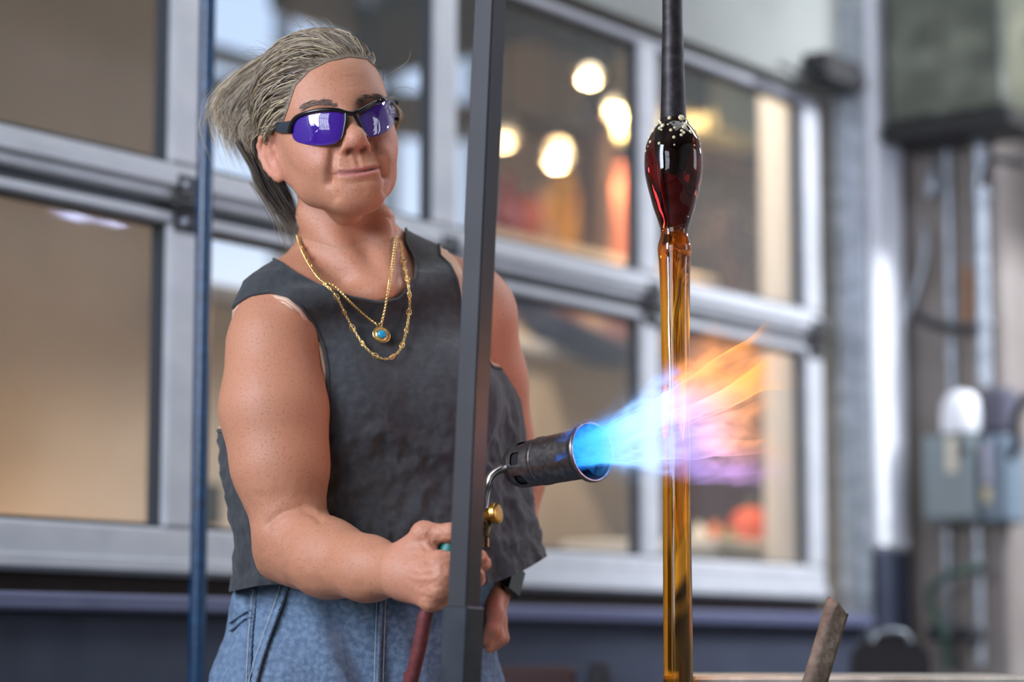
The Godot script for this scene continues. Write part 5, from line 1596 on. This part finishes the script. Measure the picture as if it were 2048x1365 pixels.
func jeans(who: Node3D):
	var f := jeans_field()
	var m := f.mesh(V(390, 2750, 3.0) - Vector3(0, 0, 0.34), V(1060, 1130, 3.1) + Vector3(0, 0, 0.36), 0.0075)
	var ankle := -(CT.basis.inverse() * Vector3.UP)
	var floor_d := (CT.affine_inverse() * Vector3(0, 0.06, 0))
	m = clip(m, func(p: Vector3): return maxf((p - floor_d).dot(ankle), p.y - V(0, 1150, 3.2).y))
	var nn := m.normals()
	for i in m.v.size():
		var p := m.v[i]
		var q := PX(p)
		var h := 0.0020 * fold_noise.get_noise_3dv(Vector3(p.x * 18.0, p.y * 10.0, p.z * 18.0)) + 0.0016 * (1.0 - 2.0 * absf(fold_noise.get_noise_3dv(Vector3(p.x * 22.0 + p.y * 12.0, p.y * 16.0, p.z * 12.0 + 4.0))))
		for l in [[625, 1190, 645, 1290, 690, 1400, 0.012, 20.0], [815, 1215, 800, 1290, 840, 1400, 0.010, 18.0], [660, 1200, 700, 1290, 735, 1400, -0.008, 22.0], [880, 1230, 850, 1310, 840, 1400, 0.008, 12.0], [480, 1200, 485, 1260, 470, 1330, 0.004, 10.0]]:
			var e := near_line(q, [Vector2(l[0], l[1]), Vector2(l[2], l[3]), Vector2(l[4], l[5])])
			h += l[6] * exp(-e * e / (l[7] * l[7] * 2.0))
		m.v[i] += nn[i] * h
	var j := part("jeans", place(m.copy()), M.denim, who, "faded blue denim jeans")
	# seams: a raised felled band with two rows of pale stitches each side
	var act := f.all()
	for path in [[572, 1165, 558, 1210, 536, 1270, 516, 1330, 506, 1372], [508, 1180, 504, 1225, 500, 1260, 497, 1310, 494, 1372], [462, 1262, 478, 1250, 492, 1238, 504, 1236], [462, 1246, 480, 1234, 495, 1224, 505, 1222], [762, 1196, 760, 1250, 758, 1310, 756, 1372]]:
		var line := []
		for i in range(0, path.size(), 2):
			line.append(Vector3.ZERO + V(path[i], path[i + 1], 2.9))
		line = curve(line, 14)
		var on := []
		for p in line: on.append(f.hit(p.normalized() * 2.6, p, 1.2, 0.0035))
		var wide: bool = path[1] < 1170 or path[0] == 762
		var b := Mb.new(); b.tube(on, range(on.size()).map(func(k): return (0.0082 if wide else 0.0045) * (1.0 + 0.16 * sin(k * 1.9))), 8, true, 0.34)
		part("seam", place(b), M.denim, j)
		var st := Mb.new()
		for side in ([-1.0, 1.0] if wide else [1.0]):
			for i in range(1, on.size() - 1):
				var d: Vector3 = (on[i + 1] - on[i - 1]).normalized()
				var x: Vector3 = d.cross(f.normal(on[i])).normalized() * side * (0.0058 if wide else 0.0)
				var up: Vector3 = f.normal(on[i]) * 0.0022
				for k in 2:
					var c: Vector3 = on[i] + x + up + (on[i + 1] - on[i]) * (0.5 * k)
					st.tube([c - d * 0.0011, c + d * 0.0011], 0.00042, 5)
		stuff(part("stitching", place(st), M.thread, j))
	# shoes under the hems
	var down := CT.basis.inverse() * Vector3.DOWN
	for s in [0, 1]:
		var a: Vector3 = CT * ([V(575, 1420, 3.13), V(855, 1420, 3.22)][s] + down * 0.8)
		a.y = 0.0
		var b := Mb.new()
		var dir := Vector3(0.45, 0, 0.9).normalized()
		var side := dir.cross(Vector3.UP)
		var g := []
		for r in [[-0.10, 0.024, 0.085], [-0.09, 0.036, 0.10], [-0.03, 0.040, 0.11], [0.04, 0.044, 0.085], [0.11, 0.048, 0.06], [0.155, 0.040, 0.048], [0.175, 0.016, 0.03]]:
			var ring := []
			for i in 14:
				var w := TAU * i / 14
				ring.append(a + dir * r[0] + side * (-r[1] * cos(w)) + Vector3.UP * maxf(r[2] * 0.5 + r[2] * 0.5 * sin(w), 0.0))
			g.append(ring)
		b.rows(g, true); b.cap(g[0], false); b.cap(g[-1], true)
		part("shoe", b, M.black, who, "black work shoe")

var hr := RandomNumberGenerator.new()
func rnd(a: float, b: float) -> float: return hr.randf_range(a, b)

func strand(b: Mb, pts: Array, r: float, c: Color):
	b.col = c
	var rad := []
	var n := pts.size()
	for i in n: rad.append(r * (1.0 - 0.75 * pow(float(i) / (n - 1), 2.0)) * (0.6 if i == 0 else 1.0))
	b.tube(pts, rad, 3, false)

func hair_tone(dark: float) -> Color:      # ash blond and grey over brown
	var k := hr.randf()
	var c := Color(0.36, 0.275, 0.165)
	if k < 0.30: c = Color(0.16, 0.115, 0.078)
	elif k < 0.55: c = Color(0.42, 0.36, 0.285)
	elif k < 0.76: c = Color(0.64, 0.52, 0.33)
	return c.lerp(Color(0.045, 0.034, 0.027), clampf(dark, 0.0, 1.0))

func sweep(b: Mb, outer: Array, inner: Array, n: int, z0: float, z1: float, dark: float, r: float, mess: float):   # locks between two measured lines
	for i in n:
		var s := hr.randf()
		var lock := floorf(s * 9.0) / 9.0
		s = lerpf(s, lock + 0.055, 0.55)
		var z := rnd(z0, z1)
		var jit := Vector3(rnd(-1, 1), rnd(-1, 1), rnd(-1, 1)) * mess
		var ctl := []
		for j in outer.size():
			var q: Vector2 = outer[j].lerp(inner[j], s)
			ctl.append(V(q.x, q.y, z) + jit * (0.3 + float(j) / outer.size()))
		var pts := curve(ctl, 5)
		var cut := maxi(6, int(pts.size() * rnd(0.65, 1.0)))
		var w := []
		for p in pts.slice(0, cut): w.append(CT * p)
		strand(b, w, r * rnd(0.7, 1.2), hair_tone(dark + rnd(-0.15, 0.15)))

func hair(who: Node3D, hf: Field, head_skin: Mb):
	hr.seed = 11
	var C := Vector3(0, 0.022, -0.016)
	var R := Vector3(0.0747, 0.0913, 0.0934)
	var line := pv([540, 268, 566, 244, 578, 210, 590, 172, 618, 142, 655, 123, 700, 113, 735, 118, 757, 140, 771, 172, 779, 206, 900, 215, 900, 480, 600, 480, 580, 430, 560, 402, 540, 374, 522, 332, 511, 290, 524, 250])
	var bald := func(p: Vector3) -> float:                       # above zero where no hair grows
		if p.z < -0.025:
			if absf(p.x) > 0.0665 and p.y > -0.062 and p.y < 0.018 and p.z > -0.05: return 1.0
			return -0.075 - p.y
		return -outline(HT * p, line)
	# scalp
	var cap := Field.new()                                       # the bare skull, as in the head
	cap.egg(Vector3(0, 0.020, -0.014), Vector3(0.0735, 0.090, 0.092), 0.02)
	cap.egg(Vector3(0, 0.040, 0.022), Vector3(0.062, 0.056, 0.064), 0.04)
	var m := head_skin
	var hn := m.normals()
	for i in m.v.size(): m.v[i] += hn[i] * 0.0009
	m = clip(m, func(p: Vector3): return -0.068 - p.y)
	m = clip(m, func(p: Vector3): return (bald.call(p)))
	var base := part("scalp_hair", place2(m), M.hair_base, who)
	# strands combed back from the hairline to the knot behind the head
	var b := Mb.new(); b.tinted = true
	var knot := Vector3(-0.050, 0.004, -0.100)
	var kd := (knot - C).normalized()
	var made := 0
	var tries := 0
	var act := hf.all()
	var cap_all := PackedInt32Array(range(13))
	while made < 2900 and tries < 60000:
		tries += 1
		var u := Vector3(hr.randfn(), hr.randfn(), hr.randfn()).normalized()
		if u.x > 0.2 and u.z < -0.3: continue
		if u.y < -0.75: continue
		var k := 1.0 / (u / R).length()
		var p0 := C + u * k
		for it in 3: p0 -= u * (hf.at(p0, cap_all) - 0.0004) * 0.9
		var off: float = bald.call(p0)
		if off > 0.0: continue
		var edge := off > -0.012
		if not edge and hr.randf() < 0.35: continue
		var low := u.y < -0.15 and u.z < 0.2
		var lift := 0.006 + 0.013 * clampf(u.y * 1.2 + 0.1, 0.0, 1.0) + rnd(-0.004, 0.004)
		if low: lift = 0.004 + rnd(-0.001, 0.004)
		var goal := (kd + Vector3(rnd(-0.16, 0.16), rnd(-0.22, 0.22), rnd(-0.1, 0.1))).normalized()
		var lockn := fold_noise.get_noise_3dv(u * 3.2)
		goal = (goal + Vector3(0.2, 0.3, 0.1) * lockn).normalized()
		var pts := [HT * p0]
		var nseg := 11
		var stop := rnd(0.82, 1.0)
		for i in range(1, nseg + 1):
			var t := stop * float(i) / nseg
			var e := t * t * (3.0 - 2.0 * t) * 0.45 + t * 0.55
			var dd := u.slerp(goal, e)
			var rad := 1.0 / (dd / R).length()
			var rise := lift * pow(sin(PI * clampf(t * 0.86 + 0.02, 0.0, 1.0)), 0.6) + 0.0018 + lockn * 0.0035 * sin(PI * t)
			var q := C + dd * (rad + rise)
			for it in 2: q += dd * maxf(0.0, rise - hf.at(q, cap_all))
			if i == 1: q = q.lerp(p0, 0.35)
			pts.append(HT * q)
		var w := []
		for p in pts: w.append(CT * p)
		strand(b, w, rnd(0.00035, 0.00075), hair_tone(0.75 + rnd(-0.2, 0.1) if low else 0.9 * clampf(fold_noise.get_noise_3dv(u * 11.0) * 2.2 - 0.15, 0.0, 0.8) + 0.15 * hr.randf()))
		made += 1
	stuff(part("combed_hair", b, M.hair, who, "ash-blond hair streaked with grey, combed back"))
	# the loose knot, blown out behind
	b = Mb.new(); b.tinted = true
	var o1 := [Vector2(548, 100), Vector2(478, 148), Vector2(430, 200), Vector2(428, 240), Vector2(446, 292)]
	var i1 := [Vector2(568, 165), Vector2(532, 196), Vector2(500, 240), Vector2(492, 290), Vector2(520, 335)]
	sweep(b, o1, i1, 620, 3.15, 3.24, 0.0, 0.0006, 0.014)
	sweep(b, [Vector2(540, 110), Vector2(462, 160), Vector2(420, 214), Vector2(424, 256), Vector2(452, 306)], i1, 160, 3.12, 3.26, -0.1, 0.0004, 0.026)
	var o3 := [Vector2(580, 150), Vector2(545, 175), Vector2(505, 215), Vector2(480, 260), Vector2(500, 300)]
	var i3 := [Vector2(578, 235), Vector2(555, 246), Vector2(525, 262), Vector2(500, 285), Vector2(508, 322)]
	sweep(b, o3, i3, 300, 3.10, 3.17, 0.12, 0.0007, 0.004)
	var o2 := [Vector2(470, 285), Vector2(500, 330), Vector2(518, 372), Vector2(548, 412), Vector2(590, 455)]
	var i2 := [Vector2(545, 255), Vector2(545, 320), Vector2(562, 360), Vector2(580, 400), Vector2(600, 450)]
	sweep(b, o2, i2, 620, 3.13, 3.22, 0.95, 0.0008, 0.007)
	var o4 := [Vector2(500, 360), Vector2(530, 400), Vector2(555, 440), Vector2(575, 480), Vector2(585, 505)]
	var i4 := [Vector2(560, 400), Vector2(575, 430), Vector2(588, 455), Vector2(597, 480), Vector2(600, 500)]
	sweep(b, o4, i4, 90, 3.14, 3.2, 0.5, 0.0004, 0.012)
	stuff(part("loose_knot", b, M.hair, who, "loose knot of pale hair blown out behind the head"))
	b = Mb.new(); b.tinted = true
	for i in 46:      # flyaways
		var a := rnd(-0.9, 0.75)
		var u := Vector3(sin(a), cos(a), rnd(-0.5, 0.3)).normalized()
		var p0 := C + u * (1.0 / (u / R).length() + 0.012)
		var dv := (u + Vector3(-0.9, 0.2, -0.6)).normalized()
		var ctl := []
		for j in 4: ctl.append(CT * (HT * (p0 + dv * 0.013 * j + u * 0.006 * sin(j * 1.2) + Vector3(rnd(-1, 1), rnd(-1, 1), 0) * 0.002 * j)))
		strand(b, curve(ctl, 4), 0.00022, hair_tone(0.2))
	for l in [[[772, 196], [788, 178], [812, 174], [832, 182], [834, 200]], [[772, 150], [790, 140], [815, 122], [822, 100]], [[600, 62], [608, 40], [622, 30]], [[640, 55], [628, 42], [606, 36]]]:
		var ctl := []
		for q in l: ctl.append(P(q[0], q[1], 3.1))
		strand(b, curve(ctl, 6), 0.0003, hair_tone(0.3))
	for i in 70:      # the tuft that shows past the far lens
		var ctl := []
		var s := rnd(0, 1)
		for q in [[783, 205], [794 + 8 * s, 218 + 6 * s], [797 + 7 * s, 240], [788 + 6 * s, 262]]: ctl.append(P(q[0] + rnd(-2, 2), q[1] + rnd(-2, 2), 3.13 + 0.01 * s))
		strand(b, curve(ctl, 5), 0.0006, Color(0.55, 0.44, 0.25).lerp(Color(0.2, 0.15, 0.1), hr.randf() * 0.7))
	stuff(part("flyaway_hair", b, M.hair, who))
	# eyebrows
	for s in [-1.0, 1.0]:
		b = Mb.new(); b.tinted = true
		for i in 110:
			var t := hr.randf()
			var x := lerpf(0.011, 0.050, t)
			var y := 0.0115 + 0.008 * sin(t * 2.4) + rnd(-0.0035, 0.0035)
			var q := hf.hit(Vector3(s * x, y, 0.16), Vector3.FORWARD, 0.3)
			var dv := Vector3(s * 0.0065, 0.0016 - 0.003 * t, -0.0022 - 0.002 * t)
			strand(b, [CT * (HT * q), CT * (HT * (q + dv * 0.5 + Vector3(0, 0.0004, 0.001))), CT * (HT * (q + dv))], 0.00042, Color(0.09, 0.065, 0.05).lerp(Color(0.2, 0.15, 0.11), hr.randf()))
		stuff(part("eyebrow", b, M.hair, who))

func place2(b: Mb) -> Mb:
	for i in b.v.size(): b.v[i] = CT * (HT * b.v[i])
	return b

func sunglasses():
	var wrap := Field.new(); wrap.egg(Vector3(0, -0.008, 0.004), Vector3(0.0825, 0.125, 0.1065), 0.01)
	var inv := HT.affine_inverse()
	var on := func(q: Vector2, lift: float) -> Vector3:
		var o := inv * Vector3.ZERO
		var d := (inv * V(q.x, q.y, 3.0)) - o
		return HT * wrap.hit(o + d.normalized() * 2.7, d, 0.6, lift)
	var t := thing("sunglasses", "half-rimmed wraparound work glasses with violet lenses on the woman's face", "glasses", CT * V(688, 250, 3.0))
	var outs := [pv([583, 262, 586, 250, 592, 239, 606, 232, 628, 227, 650, 224, 672, 223, 686, 225, 690, 234, 688, 250, 685, 266, 680, 278, 670, 287, 652, 291, 630, 291, 608, 288, 594, 284, 586, 276]),
		pv([716, 240, 722, 229, 736, 219, 752, 210, 768, 203, 782, 200, 790, 206, 792, 218, 791, 232, 788, 246, 780, 257, 768, 266, 754, 272, 742, 275, 734, 271, 727, 262, 720, 250])]
	for k in 2:
		var o: PackedVector2Array = outs[k]
		var c := Vector2.ZERO
		for q in o: c += q
		c /= o.size()
		var ring := []
		var n := 60
		var smoothed := []
		for q in o: smoothed.append(q)
		smoothed.append(o[0])
		var path := curve(smoothed, 4)
		path.pop_back()
		var b := Mb.new()
		var g := []
		for lay in [[0.0, 0.0], [0.25, 0.0], [0.5, 0.0], [0.75, 0.0], [0.96, 0.0], [1.0, -0.0006], [0.99, -0.0018], [0.75, -0.0018], [0.4, -0.0018], [0.0, -0.0018]]:
			var r := []
			for q in path: r.append(CT * (on.call(c.lerp(q, lay[0]), lay[1])))
			r.reverse()
			g.append(r)
		g.reverse()
		b.rows(g, true)
		part("lens", b, M.violet, t)
	var bar := pv([580, 266, 582, 252, 590, 237, 606, 228, 628, 222.5, 652, 219.5, 676, 220, 694, 225.5, 708, 227, 720, 222, 736, 212, 754, 203, 772, 197.5, 786, 197, 794, 204, 796, 220, 794, 238])
	var pts := []
	for q in bar: pts.append(CT * (on.call(q, 0.0014)))
	pts = curve(pts, 5)
	var b := Mb.new()
	var rr := []
	for i in pts.size():
		var s := float(i) / pts.size()
		rr.append(0.0026 + 0.0012 * exp(-pow((s - 0.02) / 0.06, 2.0)) + 0.0012 * exp(-pow((s - 0.52) / 0.07, 2.0)))
	b.tube(pts, rr, 12)
	part("frame", b, M.gloss_black, t)
	for l in [[[692, 226], [692, 240], [689, 256], [686, 270], [682, 279]], [[709, 228], [715, 240], [722, 254], [729, 266], [736, 274]]]:
		pts = []
		for q in l: pts.append(CT * (on.call(Vector2(q[0], q[1]), 0.001)))
		b = Mb.new(); b.tube(curve(pts, 5), [0.003, 0.0029, 0.0028, 0.0027, 0.0026, 0.0025, 0.0024, 0.0023, 0.0022, 0.0021, 0.002, 0.0019, 0.0018, 0.0017, 0.0016, 0.0015, 0.0014, 0.0013, 0.0012, 0.0011, 0.001], 10)
		part("nose_rim", b, M.gloss_black, t)
	# temples: broad at the hinge, over the ear and down behind it
	for s in [-1.0, 1.0]:
		var front: Vector3 = inv * (on.call(Vector2(583, 254) if s < 0 else Vector2(794, 222), 0.0005))
		var ctl := [front, Vector3(s * (0.0755 if s < 0 else 0.0670), lerpf(front.y, 0.010, 0.5), 0.036), Vector3(s * 0.0765, 0.011, 0.008), Vector3(s * 0.0765, 0.009, -0.016), Vector3(s * 0.0755, -0.006, -0.034), Vector3(s * 0.073, -0.026, -0.042)]
		var w := []
		for p in curve(ctl, 7): w.append(CT * (HT * p))
		var g := []
		for i in w.size():
			var d: Vector3 = (w[mini(i + 1, w.size() - 1)] - w[maxi(i - 1, 0)]).normalized()
			var up: Vector3 = (CT.basis * HT.basis.y.normalized())
			up = (up - d * up.dot(d)).normalized()
			var sd := d.cross(up)
			var f := float(i) / w.size()
			var hgt := lerpf(0.0082, 0.0035, clampf(f * 1.8, 0.0, 1.0))
			var ring := []
			for j in 12:
				var a := TAU * j / 12
				ring.append(w[i] + sd * 0.0019 * cos(a) + up * hgt * sin(a))
			g.append(ring)
		b = Mb.new(); b.rows(g, true); b.cap(g[0], false); b.cap(g[-1], true)
		part("temple", b, M.temple, t)

func chest_point(px: float, py: float, fs: Array, lift: float) -> Vector3:
	var d := V(px, py, 3.0)
	var best := 1e9
	var o := Vector3.ZERO
	for f in fs:
		var p: Vector3 = f.hit(d.normalized() * 2.7, d, 0.9, lift)
		var far := p.length()
		if far < best: best = far; o = p
	return CT * o

func necklaces(bf: Field):
	var tf := top_field(0.003)
	var fs := [bf, tf]
	# rope chain with the pendant
	var t := thing("necklace", "gold rope necklace with an oval turquoise pendant on the charcoal top", "necklace", CT * V(762, 668, 3.0), "gold necklaces")
	var lay := func(pts: Array, lift: float) -> Array:
		var o := []
		for i in range(0, pts.size(), 2): o.append(Vector2(pts[i], pts[i + 1]))
		o = curve(o, 6)
		var w := []
		for q in o: w.append(chest_point(q.x, q.y, fs, lift))
		return smooth_path(w, 2)
	var even := func(pts: Array, step: float) -> Array:
		var o := [pts[0]]
		var left := step
		for i in pts.size() - 1:
			var L: float = pts[i].distance_to(pts[i + 1])
			var s := left
			while s < L:
				o.append(pts[i].lerp(pts[i + 1], s / L)); s += step
			left = s - L
		return o
	for pts in [[594, 470, 604, 500, 622, 535, 645, 563, 668, 572, 700, 605, 730, 632, 756, 652], [792, 474, 789, 500, 785, 530, 779, 565, 773, 598, 767, 628, 762, 652]]:
		var line: Array = even.call(lay.call(pts, 0.0028), 0.0011)
		var b := Mb.new()
		for s in 2:
			var tw := []
			for i in line.size():
				var d: Vector3 = (line[mini(i + 1, line.size() - 1)] - line[maxi(i - 1, 0)]).normalized()
				var x := d.cross(Vector3(0, 0.3, 1)).normalized()
				var a := i * 0.75 + PI * s
				tw.append(line[i] + (x * cos(a) + d.cross(x) * sin(a)) * 0.0010)
			b.tube(tw, 0.00105, 6)
		part("rope_chain", b, M.gold, t)
	var c := chest_point(762, 671, fs, 0.003)
	var nrm := (CT.basis * tf.normal(CT.affine_inverse() * c)).normalized()
	nrm = (nrm + CT.basis * Vector3(0.15, 0.1, 0.6)).normalized()
	var T := aim(c, nrm)
	T.basis = T.basis.rotated(nrm, 0.35)
	var oval := T * Transform3D(Basis.from_scale(Vector3(1.0, 1.0, 0.87)), Vector3.ZERO)
	var xr := (CT.basis * Vector3(0.97, -0.25, 0)).normalized()
	xr = (xr - nrm * xr.dot(nrm)).normalized()
	oval = Transform3D(Basis(xr * 1.0, nrm, xr.cross(nrm) * 0.87), c)
	var b := Mb.new(); b.lathe([Vector2(0.0, 0.0), Vector2(0.0112, 0.0), Vector2(0.0122, 0.0012), Vector2(0.0118, 0.0026), Vector2(0.0106, 0.0030), Vector2(0.0096, 0.0022), Vector2(0.0076, 0.0028), Vector2(0.0072, 0.004), Vector2(0.0066, 0.0043), Vector2(0.0, 0.0043)], 40, oval, false)
	for i in 44:
		var a := TAU * i / 44
		var q := Mb.new(); q.lathe([Vector2(0, -0.0006), Vector2(0.00055, -0.0003), Vector2(0.00055, 0.0003), Vector2(0, 0.0006)], 6, Transform3D(Basis.IDENTITY, Vector3(0.0089 * cos(a), 0.0028, 0.0089 * sin(a))), false)
		b.join(q, oval)
	part("pendant", b, M.gold, t)
	b = Mb.new(); b.lathe([Vector2(0.0062, 0.0040), Vector2(0.0058, 0.0056), Vector2(0.0044, 0.0070), Vector2(0.0024, 0.0078), Vector2(0.0, 0.0080)], 28, oval, false)
	part("turquoise_stone", b, M.turquoise, t, "oval turquoise stone")
	b = Mb.new()
	var ring := []
	for i in 17: ring.append(P(760, 654, 1.0) * 0.0 + c + xr * 0.0018 * cos(TAU * i / 16) + (CT.basis * Vector3(-0.1, 1, 0)).normalized() * (0.0125 + 0.0024 * sin(TAU * i / 16)) + nrm * 0.002)
	b.tube(ring, 0.0006, 6)
	part("bail", b, M.gold, t)
	# the longer chain of open links and small knots
	t = thing("necklace", "longer gold necklace of open filigree links hanging below the turquoise pendant", "necklace", CT * V(775, 715, 3.0), "gold necklaces")
	var pts := [596, 478, 610, 512, 630, 545, 655, 574, 672, 592, 690, 628, 712, 668, 738, 703, 770, 719, 798, 703, 812, 665, 818, 625, 819, 590, 814, 555, 805, 515, 797, 476]
	var line: Array = even.call(lay.call(pts, 0.003), 0.0034)
	var chain := Mb.new()
	var knots := Mb.new()
	for i in range(1, line.size() - 1):
		var d: Vector3 = (line[i + 1] - line[i - 1]).normalized()
		var x := d.cross((CT.basis * Vector3(0, 0, 1))).normalized()
		if i % 2: x = (x + d.cross(x) * 0.9).normalized()
		var lk := []
		var big := i % 7 == 0
		var L := 0.0042 if big else 0.0024
		var wd := 0.0030 if big else 0.0012
		for j in 13:
			var a := TAU * j / 12
			lk.append(line[i] + d * L * cos(a) + x * wd * sin(a))
		(knots if big else chain).tube(lk, 0.0007 if big else 0.00055, 5, false)
		if big:
			for s in [-1.0, 0.0, 1.0]:
				var q := Mb.new(); q.lathe([Vector2(0, -0.0012), Vector2(0.0011, -0.0006), Vector2(0.0011, 0.0006), Vector2(0, 0.0012)], 6, Transform3D(Basis.IDENTITY, line[i] + d * 0.0018 * s + d.cross(x) * 0.0006), false)
				knots.join(q)
	stuff(part("link_chain", chain, M.gold, t))
	stuff(part("filigree_knot", knots, M.gold, t))

func watch():
	var a := V(1014, 1060, 3.27); var w := V(986, 1172, 3.235)
	var dir := (w - a).normalized()
	var c := a.lerp(w, 0.90)
	var t := thing("wrist_watch", "black watch with a square dark face on the woman's lowered wrist", "watch", CT * c)
	var T := aim(c, dir)
	var b := Mb.new()
	b.lathe([Vector2(0.0258, -0.010), Vector2(0.0284, -0.0095), Vector2(0.0290, 0), Vector2(0.0284, 0.0095), Vector2(0.0258, 0.010), Vector2(0.0252, 0), Vector2(0.0258, -0.010)], 32, CT * T, false)
	part("strap", b, M.black, t)
	var out := Vector3(0.86, 0.12, 0.5).normalized()
	out = (out - dir * out.dot(dir)).normalized()
	var cT := CT * Transform3D(Basis(dir.cross(out), dir, out), c + out * 0.0285)
	b = Mb.new(); b.box(Vector3(-0.018, -0.020, -0.004), Vector3(0.018, 0.020, 0.006), 0.003, cT); part("case", b, M.gloss_black, t)
	b = Mb.new(); b.box(Vector3(-0.0155, -0.0175, 0.006), Vector3(0.0155, 0.0175, 0.0078), 0.0012, cT); part("dial", b, M.dial, t)
	b = Mb.new(); b.lathe([Vector2(0.0, 0), Vector2(0.003, 0), Vector2(0.003, 0.0025), Vector2(0, 0.003)], 10, cT * Transform3D(Basis(Vector3.FORWARD, -PI / 2), Vector3(0.018, 0.006, 0.001)), false); part("crown", b, M.steel, t)
